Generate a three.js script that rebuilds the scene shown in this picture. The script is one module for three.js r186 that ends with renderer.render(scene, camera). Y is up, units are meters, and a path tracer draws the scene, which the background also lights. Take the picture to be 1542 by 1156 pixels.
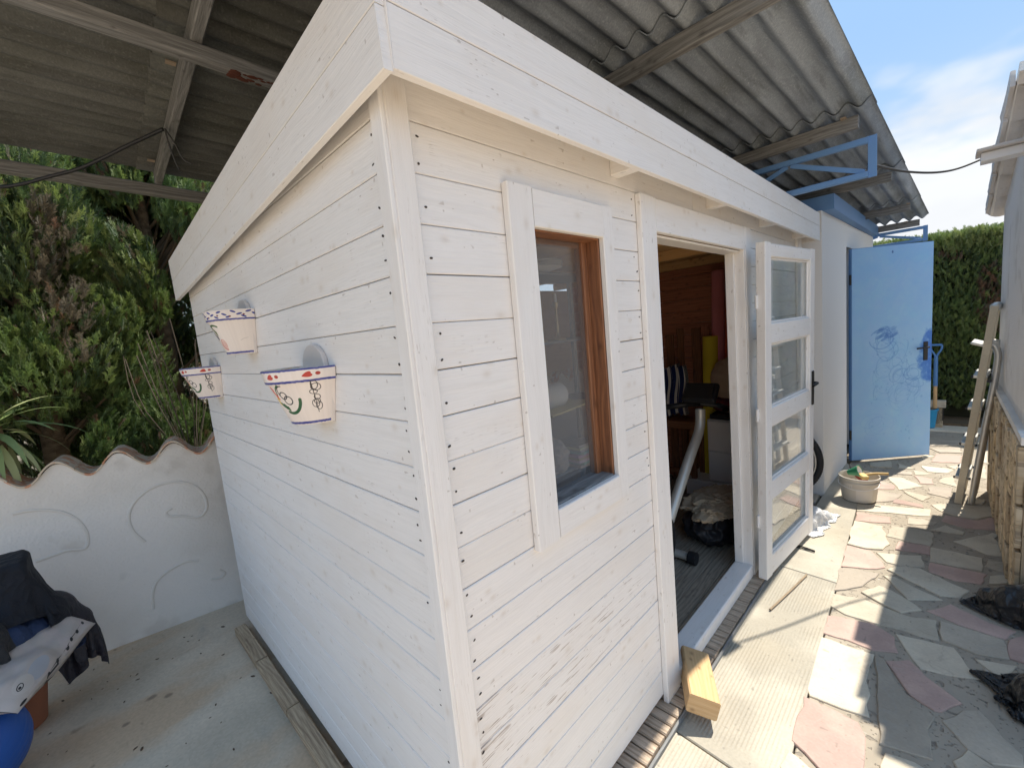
import * as THREE from 'three';
import { mergeGeometries, mergeVertices } from 'three/addons/utils/BufferGeometryUtils.js';
import { RoundedBoxGeometry } from 'three/addons/geometries/RoundedBoxGeometry.js';

// ---------------------------------------------------------------- camera, sky, sun, exposure
const scene = new THREE.Scene();
const camera = new THREE.PerspectiveCamera(83.1, 1024 / 767, 0.05, 400);
camera.position.set(-0.529, 1.70, 0.85);
camera.rotation.order = 'YXZ';
camera.rotation.set(THREE.MathUtils.degToRad(-6.77), THREE.MathUtils.degToRad(-44.74), THREE.MathUtils.degToRad(-5.39));
scene.add(camera);

const renderer = new THREE.WebGLRenderer({ antialias: true });
renderer.setSize(1024, 767);
renderer.toneMapping = THREE.LinearToneMapping;
renderer.toneMappingExposure = 3.15;
renderer.shadowMap.enabled = true;

const hash2 = (x, y, s) => { let h = (Math.imul(x, 374761393) + Math.imul(y, 668265263) + Math.imul(s, 1274126177)) | 0; h = Math.imul(h ^ (h >>> 13), 1274126177); return ((h ^ (h >>> 16)) >>> 0) / 4294967296; };
// value noise that tiles with periods px, py
function vn(x, y, px, py, s) {
  const x0 = Math.floor(x), y0 = Math.floor(y), fx = x - x0, fy = y - y0, m = (a, p) => ((a % p) + p) % p;
  const u = fx * fx * (3 - 2 * fx), v = fy * fy * (3 - 2 * fy), xa = m(x0, px), xb = m(x0 + 1, px), ya = m(y0, py), yb = m(y0 + 1, py);
  const a = hash2(xa, ya, s), b = hash2(xb, ya, s), c = hash2(xa, yb, s), d = hash2(xb, yb, s);
  return a + (b - a) * u + (c - a) * v + (a - b - c + d) * u * v;
}
function fbm(u, v, fx, fy, s, oct = 4, gain = 0.5) {
  let a = 0, w = 1, t = 0;
  for (let i = 0; i < oct; i++) { a += w * vn(u * fx, v * fy, fx, fy, s + i * 17); t += w; w *= gain; fx *= 2; fy *= 2; }
  return a / t;
}
const hash3 = (x, y, z, s) => hash2(x + z * 7919, y - z * 104729, s);
function vn3(x, y, z, s) {
  const x0 = Math.floor(x), y0 = Math.floor(y), z0 = Math.floor(z), f = (t) => t * t * (3 - 2 * t), u = f(x - x0), v = f(y - y0), w = f(z - z0), L = (a, b, t) => a + (b - a) * t;
  const h = (i, j, k) => hash3(x0 + i, y0 + j, z0 + k, s);
  return L(L(L(h(0, 0, 0), h(1, 0, 0), u), L(h(0, 1, 0), h(1, 1, 0), u), v), L(L(h(0, 0, 1), h(1, 0, 1), u), L(h(0, 1, 1), h(1, 1, 1), u), v), w);
}
const clamp = (x, a = 0, b = 1) => Math.min(b, Math.max(a, x)), mix = (a, b, t) => a + (b - a) * t, sstep = (a, b, x) => { const t = clamp((x - a) / (b - a)); return t * t * (3 - 2 * t); };
const mix3 = (a, b, t) => [mix(a[0], b[0], t), mix(a[1], b[1], t), mix(a[2], b[2], t)];
function mulberry(a) { return () => { a |= 0; a = (a + 0x6d2b79f5) | 0; let t = Math.imul(a ^ (a >>> 15), 1 | a); t = (t + Math.imul(t ^ (t >>> 7), 61 | t)) ^ t; return ((t ^ (t >>> 14)) >>> 0) / 4294967296; }; }
const rnd = mulberry(20240607), rr = (a, b) => a + (b - a) * rnd();

// one sky: clear blue with a bank of bright cumulus low down
{
  const W = 2048, H = 1024, data = new Float32Array(W * H * 4);
  for (let j = 0; j < H; j++) {
    const el = ((j + 0.5) / H - 0.5) * Math.PI, y = Math.sin(el);
    for (let i = 0; i < W; i++) {
      const az = ((i + 0.5) / W - 0.5) * 2 * Math.PI, k = (j * W + i) * 4;
      const t = clamp(y, 0, 1);
      let c = mix3([0.232, 0.284, 0.325], [0.130, 0.206, 0.320], sstep(0.02, 0.42, t));
      c = mix3(c, [0.122, 0.190, 0.30], sstep(0.45, 1, t));
      if (y > -0.02) {
        const u = (i + 0.5) / W, v = el / Math.PI + 0.5;
        const n = fbm(u, v, 22, 30, 5, 6, 0.55) * 0.75 + fbm(u, v, 9, 14, 91, 3) * 0.25;
        const cover = sstep(0.34, 0.04, Math.abs(el - 0.06)) ;
        const a = sstep(0.545 - 0.17 * cover, 0.68 - 0.14 * cover, n) * sstep(0.44, 0.22, el);
        const shade = 0.270 + 0.075 * fbm(u, v + 0.004, 40, 56, 33, 4);
        c = mix3(c, [shade * 1.0, shade * 1.02, shade * 1.05], a * 0.96);
      } else c = [0.16, 0.15, 0.13];
      data[k] = c[0]; data[k + 1] = c[1]; data[k + 2] = c[2]; data[k + 3] = 1;
    }
  }
  const sky = new THREE.DataTexture(data, W, H, THREE.RGBAFormat, THREE.FloatType);
  sky.mapping = THREE.EquirectangularReflectionMapping; sky.magFilter = THREE.LinearFilter; sky.minFilter = THREE.LinearFilter; sky.needsUpdate = true;
  scene.background = sky; scene.environment = sky;
}
const sun = new THREE.DirectionalLight(new THREE.Color(1, 0.935, 0.82), 2.35);
sun.position.set(0.478 * 30, 0.866 * 30, 0.145 * 30);
sun.castShadow = true; sun.shadow.mapSize.set(4096, 4096);
Object.assign(sun.shadow.camera, { left: -14, right: 14, top: 14, bottom: -14, near: 1, far: 80 });
scene.add(sun, sun.target);

// ---------------------------------------------------------------- textures
function tex(W, H, fn, tile, srgb = true) {
  const d = new Uint8Array(W * H * 4), enc = (c) => 255 * (srgb ? (c <= 0.0031308 ? 12.92 * c : 1.055 * Math.pow(c, 1 / 2.4) - 0.055) : c);
  for (let j = 0; j < H; j++) for (let i = 0; i < W; i++) {
    const c = fn((i + 0.5) / W, (j + 0.5) / H), k = (j * W + i) * 4;
    if (typeof c === 'number') d[k] = d[k + 1] = d[k + 2] = clamp(enc(clamp(c)), 0, 255); else for (let q = 0; q < 3; q++) d[k + q] = clamp(enc(clamp(c[q])), 0, 255);
    d[k + 3] = 255;
  }
  const t = new THREE.DataTexture(d, W, H, THREE.RGBAFormat); t.wrapS = t.wrapT = THREE.RepeatWrapping; t.magFilter = THREE.LinearFilter; t.minFilter = THREE.LinearMipmapLinearFilter; t.generateMipmaps = true;
  if (srgb) t.colorSpace = THREE.SRGBColorSpace;
  t.repeat.set(1 / tile[0], 1 / tile[1]); t.needsUpdate = true; return t;
}
const std = (o) => new THREE.MeshStandardMaterial({ roughness: 0.8, side: THREE.DoubleSide, ...o });
const lin = (r, g, b) => new THREE.Color().setRGB(r, g, b);

// painted timber: grain along u, tile 1.6 m by 0.4 m
const knots = (seed, n) => { const r = mulberry(seed), a = []; for (let i = 0; i < n; i++) a.push([r(), r(), 0.5 + r()]); return a; };
function grain(u, v, seed) {
  const w = (fbm(u, v, 5, 4, seed + 3, 3) - 0.5) * 0.05;
  const fine = vn(u * 24, (v + w) * 150, 24, 150, seed), mid = vn(u * 8, (v + w) * 44, 8, 44, seed + 7), hair = vn(u * 60, (v + w) * 256, 60, 256, seed + 9);
  return { fine, mid, hair };
}
function knotField(u, v, list) {
  let k = 0; for (const [a, b, s] of list) { let du = Math.abs(u - a); du = Math.min(du, 1 - du) * 1.6; let dv = Math.abs(v - b); dv = Math.min(dv, 1 - dv) * 0.4; const d = Math.hypot(du / 1.5, dv) / (0.007 * s); if (d < 3) k = Math.max(k, Math.exp(-d * d * 0.8)); } return k;
}
const kA = knots(11, 26), kB = knots(12, 40);
function paint(u, v, peel) {
  const g = grain(u, v, 21), k = knotField(u, v, kA), patch = fbm(u, v, 6, 3, 77, 4);
  let c = mix3([0.84, 0.818, 0.795], [0.765, 0.738, 0.71], sstep(0.45, 0.85, g.fine) * 0.32 + sstep(0.5, 0.9, g.mid) * 0.3);
  c = mix3(c, [0.80, 0.755, 0.705], sstep(0.5, 0.75, patch) * 0.5);
  c = mix3(c, [0.60, 0.52, 0.43], k * 0.38);
  const crack = sstep(0.86, 0.95, g.hair) * sstep(0.56, 0.72, fbm(u, v, 10, 8, 55, 3));
  c = mix3(c, [0.42, 0.37, 0.32], crack * 0.5);
  const ding = sstep(0.86, 0.92, vn(u * 110, v * 60, 110, 60, 401)) * sstep(0.76, 0.84, vn(u * 23, v * 11, 23, 11, 402)); c = mix3(c, [0.45, 0.40, 0.36], ding * 0.6);
  if (peel) {
    const m = sstep(0.13, 0.0, u) * 0.15 + sstep(0.6, 0.1, u) * 0.02, e = sstep(0.68 - m, 0.76 - m, g.fine * 0.42 + g.hair * 0.16 + fbm(u, v, 20, 18, 61, 4) * 0.42);
    c = mix3(c, mix3([0.42, 0.33, 0.26], [0.26, 0.19, 0.15], g.hair), e * 0.62);
  }
  return c;
}
const paintBump = (u, v) => { const g = grain(u, v, 21); return 0.55 + 0.2 * (g.fine - 0.5) + 0.25 * (g.mid - 0.5) + 0.25 * (g.hair - 0.5) - 0.3 * knotField(u, v, kA); };
const T = {};
T.paint = tex(2048, 512, (u, v) => paint(u, v, 0), [1.6, 0.4]);
T.peel = tex(1024, 512, (u, v) => paint(u, v, 1), [1.6, 0.4]);
T.paintB = tex(2048, 512, paintBump, [1.6, 0.4], false);
function woodTex(a, b, seed, contrast = 1, kn = 0.6) {
  return tex(1024, 512, (u, v) => {
    const g = grain(u, v, seed), r = 0.5 + 0.5 * Math.sin((v * 18 + fbm(u, v, 3, 4, seed + 40, 3) * 5) * 6.283), k = knotField(u, v, kB);
    let t = clamp(0.5 + contrast * ((g.fine - 0.5) * 0.5 + (g.mid - 0.5) * 0.5 + (r - 0.5) * 0.4 + (g.hair - 0.5) * 0.35)); let c = mix3(a, b, t); return mix3(c, [b[0] * 0.45, b[1] * 0.4, b[2] * 0.4], k * kn);
  }, [1.6, 0.4]);
}
T.deck = woodTex([0.54, 0.43, 0.325], [0.32, 0.24, 0.17], 131, 1.2, 0.3);
T.orange = woodTex([0.31, 0.135, 0.06], [0.15, 0.06, 0.03], 141);
T.dark = woodTex([0.52, 0.22, 0.125], [0.33, 0.12, 0.07], 151);
T.grey = woodTex([0.26, 0.26, 0.255], [0.14, 0.14, 0.138], 161, 1.3);
T.block = woodTex([0.66, 0.45, 0.24], [0.54, 0.33, 0.15], 171, 0.8, 0.7);
T.edge = woodTex([0.52, 0.40, 0.265], [0.27, 0.19, 0.12], 181, 1.3, 0.4);
T.floor = woodTex([0.36, 0.31, 0.24], [0.19, 0.16, 0.125], 191, 1.2, 0.4);

const M = {
  paint: std({ map: T.paint, bumpMap: T.paintB, bumpScale: 0.0011, roughness: 0.5 }),
  peel: std({ map: T.peel, bumpMap: T.paintB, bumpScale: 0.0018, roughness: 0.6 }),
  deck: std({ map: T.deck, bumpMap: T.paintB, bumpScale: 0.003 }), orange: std({ map: T.orange, roughness: 0.6 }), darkWood: std({ map: T.dark, roughness: 0.7 }),
  greyWood: std({ map: T.grey, bumpMap: T.paintB, bumpScale: 0.003 }), block: std({ map: T.block, bumpMap: T.paintB, bumpScale: 0.0015 }), edge: std({ map: T.edge, bumpMap: T.paintB, bumpScale: 0.003 }), pine: std({ map: T.block, color: lin(0.9, 0.85, 0.75), roughness: 0.7 }), floorWood: std({ map: T.floor }),
};
// concrete, mortar, stone, plaster
const speck = (u, v, f, s, th) => sstep(th, th + 0.08, vn(u * f, v * f, f, f, s));
T.concrete = tex(1024, 1024, (u, v) => {
  const n = fbm(u, v, 6, 6, 201, 6), m = fbm(u, v, 3, 3, 211, 4), f = vn(u * 300, v * 300, 300, 300, 215);
  let c = mix3([0.50, 0.455, 0.37], [0.38, 0.345, 0.28], sstep(0.35, 0.7, n)); c = mix3(c, [0.42, 0.365, 0.275], sstep(0.55, 0.75, m) * 0.6);
  c = mix3(c, [0.22, 0.20, 0.17], speck(u, v, 90, 219, 0.9) * 0.5); const s = 0.94 + 0.12 * f; return [c[0] * s, c[1] * s, c[2] * s];
}, [1.7, 1.7]);
T.concreteB = tex(1024, 1024, (u, v) => 0.4 + 0.4 * fbm(u, v, 40, 40, 221, 4) - 0.3 * speck(u, v, 120, 223, 0.88), [1.7, 1.7], false);
T.ribB = tex(1024, 1024, (u, v) => { const w = fbm(u, v, 8, 8, 225, 3), worn = sstep(0.62, 0.45, fbm(u, v, 5, 5, 227, 4)); return 0.45 + 0.38 * worn * Math.sin(v * 6.2832 * 68 + w * 0.8) + 0.25 * (fbm(u, v, 60, 60, 229, 3) - 0.5); }, [1.02, 1.02], false);
T.patio = tex(1024, 1024, (u, v) => {
  const n = fbm(u, v, 4, 4, 231, 6), m = fbm(u, v, 3, 7, 233, 5), st = fbm(u, v, 9, 3, 239, 4), f = vn(u * 260, v * 260, 260, 260, 235);
  let c = mix3([0.62, 0.53, 0.41], [0.48, 0.415, 0.32], sstep(0.3, 0.7, n)); c = mix3(c, [0.53, 0.385, 0.25], sstep(0.38, 0.62, m) * 0.9); c = mix3(c, [0.31, 0.305, 0.275], sstep(0.55, 0.75, st) * 0.55);
  c = mix3(c, [0.10, 0.075, 0.055], speck(u, v, 40, 237, 0.9) * 0.6 * sstep(0.4, 0.6, m)); const s = 0.92 + 0.16 * f; return [c[0] * s, c[1] * s, c[2] * s];
}, [2.3, 2.3]);
T.mortar = tex(1024, 1024, (u, v) => {
  const n = fbm(u, v, 9, 9, 241, 5), pit = speck(u, v, 70, 243, 0.80) * 0.6 + speck(u, v, 150, 245, 0.82) * 0.5, drop = speck(u, v, 40, 247, 0.93);
  let c = mix3([0.42, 0.365, 0.29], [0.31, 0.265, 0.205], n); c = mix3(c, [0.13, 0.11, 0.09], pit * 0.8); return mix3(c, [0.55, 0.53, 0.48], drop * 0.7);
}, [1.3, 1.3]);
T.mortarB = tex(1024, 1024, (u, v) => 0.6 + 0.3 * (fbm(u, v, 20, 20, 251, 4) - 0.5) - 0.4 * speck(u, v, 70, 243, 0.80) - 0.3 * speck(u, v, 150, 245, 0.82), [1.3, 1.3], false);
const stoneTex = (a, b, vein, seed) => tex(512, 512, (u, v) => {
  const w = fbm(u, v, 4, 4, seed, 4), n = fbm(u, v, 7, 7, seed + 5, 5), ve = Math.abs(fbm(u + w * 0.08, v, 6, 6, seed + 9, 4) - 0.5) * 2, f = vn(u * 140, v * 140, 140, 140, seed + 13);
  let c = mix3(a, b, sstep(0.3, 0.7, n)); c = mix3(c, vein, sstep(0.05, 0.0, ve) * 0.45 * sstep(0.4, 0.6, n)); c = mix3(c, [0.2, 0.17, 0.14], speck(u, v, 46, seed + 15, 0.92) * 0.55); const s = 0.95 + 0.1 * f; return [c[0] * s, c[1] * s, c[2] * s];
}, [0.9, 0.9]);
T.stoneW = stoneTex([0.60, 0.53, 0.41], [0.52, 0.45, 0.345], [0.37, 0.31, 0.24], 261);
T.stoneP = stoneTex([0.54, 0.375, 0.31], [0.45, 0.31, 0.26], [0.46, 0.35, 0.30], 271);
T.stoneB = stoneTex([0.46, 0.39, 0.31], [0.38, 0.32, 0.26], [0.3, 0.25, 0.2], 281);
T.stoneG = stoneTex([0.48, 0.415, 0.325], [0.40, 0.345, 0.27], [0.38, 0.35, 0.30], 291);
T.stucco = tex(1024, 1024, (u, v) => { const n = fbm(u, v, 4, 4, 301, 5), d = fbm(u, v, 12, 12, 303, 4); let c = mix3([0.78, 0.745, 0.69], [0.69, 0.65, 0.59], sstep(0.4, 0.75, n)); return mix3(c, [0.48, 0.43, 0.37], sstep(0.62, 0.8, d) * 0.35); }, [2.1, 2.1]);
T.stuccoB = tex(1024, 1024, (u, v) => 0.5 + 0.45 * (fbm(u, v, 9, 9, 311, 6, 0.6) - 0.5) + 0.25 * (vn(u * 120, v * 120, 120, 120, 313) - 0.5), [1.1, 1.1], false);
T.sheet = tex(1024, 1024, (u, v) => {
  const n = fbm(u, v, 4, 16, 321, 5), st = fbm(u, v, 6, 60, 322, 3), s1 = speck(u, v, 160, 323, 0.80), s2 = sstep(0.84, 0.9, vn(u * 60, v * 150, 60, 150, 325)), f = vn(u * 300, v * 300, 300, 300, 327), moss = sstep(0.52, 0.75, fbm(u, v, 3, 3, 329, 4));
  let c = mix3([0.46, 0.46, 0.45], [0.33, 0.33, 0.325], sstep(0.3, 0.7, n)); c = mix3(c, [0.27, 0.265, 0.22], moss * 0.5); c = mix3(c, [0.22, 0.22, 0.21], sstep(0.55, 0.8, st) * 0.5); c = mix3(c, [0.62, 0.61, 0.58], s1 * 0.35 + s2 * 0.25); const s = 0.86 + 0.28 * f; return [c[0] * s, c[1] * s, c[2] * s];
}, [1.2, 1.2]);
T.clay = tex(512, 512, (u, v) => { const n = fbm(u, v, 8, 8, 331, 5), l = fbm(u, v, 14, 14, 333, 4); let c = mix3([0.50, 0.26, 0.16], [0.36, 0.185, 0.115], n); return mix3(c, [0.46, 0.43, 0.35], sstep(0.40, 0.58, l) * 0.85); }, [0.4, 0.4]);
T.ochre = tex(512, 512, (u, v) => { const n = fbm(u, v, 6, 12, 341, 5), w = Math.abs(fbm(u, v, 8, 8, 343, 4) - 0.5) * 2; let c = mix3([0.56, 0.46, 0.32], [0.42, 0.33, 0.215], sstep(0.3, 0.7, n)); return mix3(c, [0.13, 0.09, 0.06], sstep(0.12, 0.0, w) * 0.6); }, [0.5, 0.5]);
T.fabB = tex(256, 256, (u, v) => 0.5 + 0.25 * Math.sin(u * 6.283 * 64) * Math.sin(v * 6.283 * 64) + 0.3 * (fbm(u, v, 8, 8, 351, 4) - 0.5), [0.12, 0.12], false);
T.wrinkB = tex(512, 512, (u, v) => { const w = fbm(u, v, 4, 4, 361, 3), a = 1 - Math.abs(2 * fbm(u + w * 0.12, v, 5, 6, 363, 3) - 1), b = 1 - Math.abs(2 * fbm(u, v + w * 0.1, 11, 9, 365, 3) - 1); return 0.6 * Math.pow(a, 3) + 0.3 * Math.pow(b, 3) + 0.06 * vn(u * 170, v * 170, 170, 170, 367); }, [0.42, 0.42], false);
Object.assign(M, {
  concrete: std({ map: T.concrete, bumpMap: T.concreteB, bumpScale: 0.003, roughness: 0.92 }), ribbed: std({ map: T.concrete, bumpMap: T.ribB, bumpScale: 0.0028, roughness: 0.92 }),
  patio: std({ map: T.patio, bumpMap: T.concreteB, bumpScale: 0.003, roughness: 0.85 }), mortar: std({ map: T.mortar, bumpMap: T.mortarB, bumpScale: 0.009, roughness: 0.95 }),
  stucco: std({ map: T.stucco, bumpMap: T.stuccoB, bumpScale: 0.005, roughness: 0.92 }), sheet: std({ map: T.sheet, bumpMap: T.concreteB, bumpScale: 0.002, roughness: 0.9 }),
  clay: std({ map: T.clay, color: lin(1.35, 1.3, 1.25), bumpMap: T.concreteB, bumpScale: 0.002, roughness: 0.9 }), ochre: std({ map: T.ochre, bumpMap: T.mortarB, bumpScale: 0.006, roughness: 0.9 }),
  metalDark: std({ color: lin(0.02, 0.02, 0.02), roughness: 0.45, metalness: 0.3 }), alu: std({ color: lin(0.62, 0.61, 0.58), metalness: 0.85, roughness: 0.42 }), chrome: std({ color: lin(0.62, 0.60, 0.54), metalness: 0.45, roughness: 0.42 }),
  black: std({ color: lin(0.014, 0.014, 0.016), roughness: 0.5 }), blue: std({ color: lin(0.13, 0.27, 0.52), roughness: 0.5 }), nail: std({ color: lin(0.06, 0.05, 0.045), roughness: 0.8 }),
  cableGrey: std({ color: lin(0.06, 0.06, 0.06), roughness: 0.6 }), backing: std({ color: lin(0.09, 0.075, 0.06) }), white: std({ color: lin(0.82, 0.80, 0.78), roughness: 0.5 }),
});
const stoneMats = {};
for (const [k, t] of [['w', T.stoneW], ['p', T.stoneP], ['b', T.stoneB], ['g', T.stoneG]]) stoneMats[k] = [0.84, 0.92, 0.97, 1, 1.05].map((s) => std({ map: t, color: lin(s, s, s), bumpMap: T.concreteB, bumpScale: 0.003, roughness: 0.7 }));

// ---------------------------------------------------------------- helpers
const used = new Map();
function numbered(n) { const k = used.get(n) ?? 0; used.set(n, k + 1); return k ? `${n}_${String(k).padStart(3, '0')}` : n; }
function tag(o, label, category, group) { o.userData.label = label; o.userData.category = category; if (group) o.userData.group = group; return o; }
function thing(name, label, category, pos = [0, 0, 0], ry = 0, group) { const g = new THREE.Group(); g.name = numbered(name); g.position.set(...pos); g.rotation.y = ry; tag(g, label, category, group); scene.add(g); return g; }
function part(parent, name, geo, mat, pos, rot) { const m = new THREE.Mesh(geo, mat); m.name = parent === scene ? numbered(name) : name; m.castShadow = m.receiveShadow = true; if (pos) m.position.set(...pos); if (rot) m.rotation.set(...rot); parent.add(m); return m; }
function struct(name, geo, mat, pos, rot) { const m = part(scene, name, geo, mat, pos, rot); m.userData.kind = 'structure'; return m; }
// prism along x from a profile of [z, y] points; uv in metres, grain along u
function prism(prof, L, u0 = rr(0, 9), v0 = rr(0, 9)) {
  const P = [], U = [], n = prof.length, A = (p, uv) => { P.push(...p); U.push(...uv); }, h = L / 2; let per = 0;
  for (let i = 0; i < n; i++) {
    const [z1, y1] = prof[i], [z2, y2] = prof[(i + 1) % n], d = Math.hypot(z2 - z1, y2 - y1), a = [-h, y1, z1], b = [h, y1, z1], c = [h, y2, z2], e = [-h, y2, z2];
    const ua = [u0, v0 + per], ub = [u0 + L, v0 + per], uc = [u0 + L, v0 + per + d], ue = [u0, v0 + per + d]; per += d;
    A(a, ua); A(c, uc); A(b, ub); A(a, ua); A(e, ue); A(c, uc);
  }
  const cz = prof.reduce((s, p) => s + p[0], 0) / n, cy = prof.reduce((s, p) => s + p[1], 0) / n;
  for (const s of [-1, 1]) for (let i = 0; i < n; i++) { const p = prof[i], q = prof[(i + 1) % n], t = s < 0 ? [q, p] : [p, q]; for (const r of [[cz, cy], t[1], t[0]]) A([s * h, r[1], r[0]], [u0 + r[0], v0 + r[1]]); }
  const g = new THREE.BufferGeometry(); g.setAttribute('position', new THREE.Float32BufferAttribute(P, 3)); g.setAttribute('uv', new THREE.Float32BufferAttribute(U, 2)); g.computeVertexNormals(); return g;
}
// profile counter-clockwise so that the faces point outwards
const octo = (w, h, c) => { const a = w / 2, b = h / 2; return [[-a + c, -b], [-a, -b + c], [-a, b - c], [-a + c, b], [a - c, b], [a, b - c], [a, -b + c], [a - c, -b]]; };
// timber with chamfered long edges, size [x, y, z], grain along the given axis
function timber([w, h, d], axis = 'x', c = 0.003, u0, v0) {
  if (axis === 'x') return prism(octo(d, h, Math.min(c, d / 3, h / 3)), w, u0, v0);
  if (axis === 'y') return prism(octo(d, w, Math.min(c, d / 3, w / 3)), h, u0, v0).rotateZ(Math.PI / 2);
  return prism(octo(w, h, Math.min(c, w / 3, h / 3)), d, u0, v0).rotateY(-Math.PI / 2);
}
// a timber between two corners
const between = (a, b, axis, c) => ({ geo: timber([b[0] - a[0], b[1] - a[1], b[2] - a[2]], axis, c), pos: [(a[0] + b[0]) / 2, (a[1] + b[1]) / 2, (a[2] + b[2]) / 2] });
function beam(parent, name, mat, a, b, axis = 'x', c = 0.003) { const t = between(a, b, axis, c); return part(parent, name, t.geo, mat, t.pos); }
function tube(pts, r, seg = 24, rad = 8, closed = false) { return new THREE.TubeGeometry(new THREE.CatmullRomCurve3(pts.map((p) => new THREE.Vector3(...p)), closed, 'centripetal'), seg, r, rad, closed); }
// square bar from a to b
function bar(a, b, w, h) { const A = new THREE.Vector3(...a), B = new THREE.Vector3(...b), d = B.clone().sub(A), g = prism(octo(w, h, Math.min(w, h) * 0.08), d.length()); const x = d.normalize(), z = new THREE.Vector3().crossVectors(x, Math.abs(x.y) > 0.95 ? new THREE.Vector3(0, 0, 1) : new THREE.Vector3(0, 1, 0)).normalize(), y = new THREE.Vector3().crossVectors(z, x); g.applyMatrix4(new THREE.Matrix4().makeBasis(x, y, z).setPosition(A.add(B).multiplyScalar(0.5))); return g; }
const join = (gs) => mergeGeometries(gs.map((g) => { const q = g.index ? g.toNonIndexed() : g; for (const k of Object.keys(q.attributes)) if (!['position', 'normal', 'uv'].includes(k)) q.deleteAttribute(k); return q; }));
// uv in metres from the position, for flat things
function planar(g, ax = 0, ay = 2, ou = 0, ov = 0) { const p = g.attributes.position, u = new Float32Array(p.count * 2); for (let i = 0; i < p.count; i++) { u[2 * i] = p.getComponent(i, ax) + ou; u[2 * i + 1] = p.getComponent(i, ay) + ov; } g.setAttribute('uv', new THREE.BufferAttribute(u, 2)); return g; }
// slab from a polygon on the ground: points [x, z], thickness down from y = top, chamfered rim
function slab(pts, top, thick, c = 0.004) {
  const s = new THREE.Shape(pts.map(([x, z]) => new THREE.Vector2(x, -z)));
  const g = new THREE.ExtrudeGeometry(s, { depth: thick - c, bevelEnabled: true, bevelThickness: c, bevelSize: c, bevelOffset: -c, bevelSegments: 1, curveSegments: 4 });
  g.rotateX(-Math.PI / 2); g.translate(0, top - thick, 0); return planar(g, 0, 2, rr(0, 5), rr(0, 5));
}
// crumpled lump of cloth or film
function lump(rx, ry, rz, seed, { amp = 0.22, freq = 2.2, floor = -0.75, detail = 26, ridge = 0.6, fine = 0.35, boxy = 2 } = {}) {
  let g = new THREE.IcosahedronGeometry(1, detail); g.deleteAttribute("uv"); g.deleteAttribute("normal"); g = mergeVertices(g, 1e-5); const p = g.attributes.position, v = new THREE.Vector3();
  for (let i = 0; i < p.count; i++) {
    v.fromBufferAttribute(p, i).normalize();
    const w = vn3(v.x * 1.7 + 5, v.y * 1.7, v.z * 1.7, seed + 1), q = freq;
    const rd = (f, s) => 1 - Math.abs(2 * vn3(v.x * f + w * 2.3, v.y * f * 0.8 - w, v.z * f + w, s) - 1);
    let r = 1 + amp * ((1 - ridge) * (vn3(v.x * q, v.y * q, v.z * q, seed) - 0.5) * 2 + ridge * (Math.pow(rd(q, seed + 2), 1.6) - 0.45) + fine * ridge * (Math.pow(rd(q * 2.3, seed + 3), 2) - 0.35) + 0.25 * fine * ridge * (rd(q * 5.1, seed + 4) - 0.5));
    if (boxy > 2) r /= Math.pow(Math.abs(v.x) ** boxy + Math.abs(v.y) ** boxy + Math.abs(v.z) ** boxy, 1 / boxy);
    v.multiplyScalar(r); p.setXYZ(i, v.x * rx, Math.max(v.y, floor) * ry, v.z * rz);
  }
  g.computeVertexNormals(); return g;
}

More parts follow.
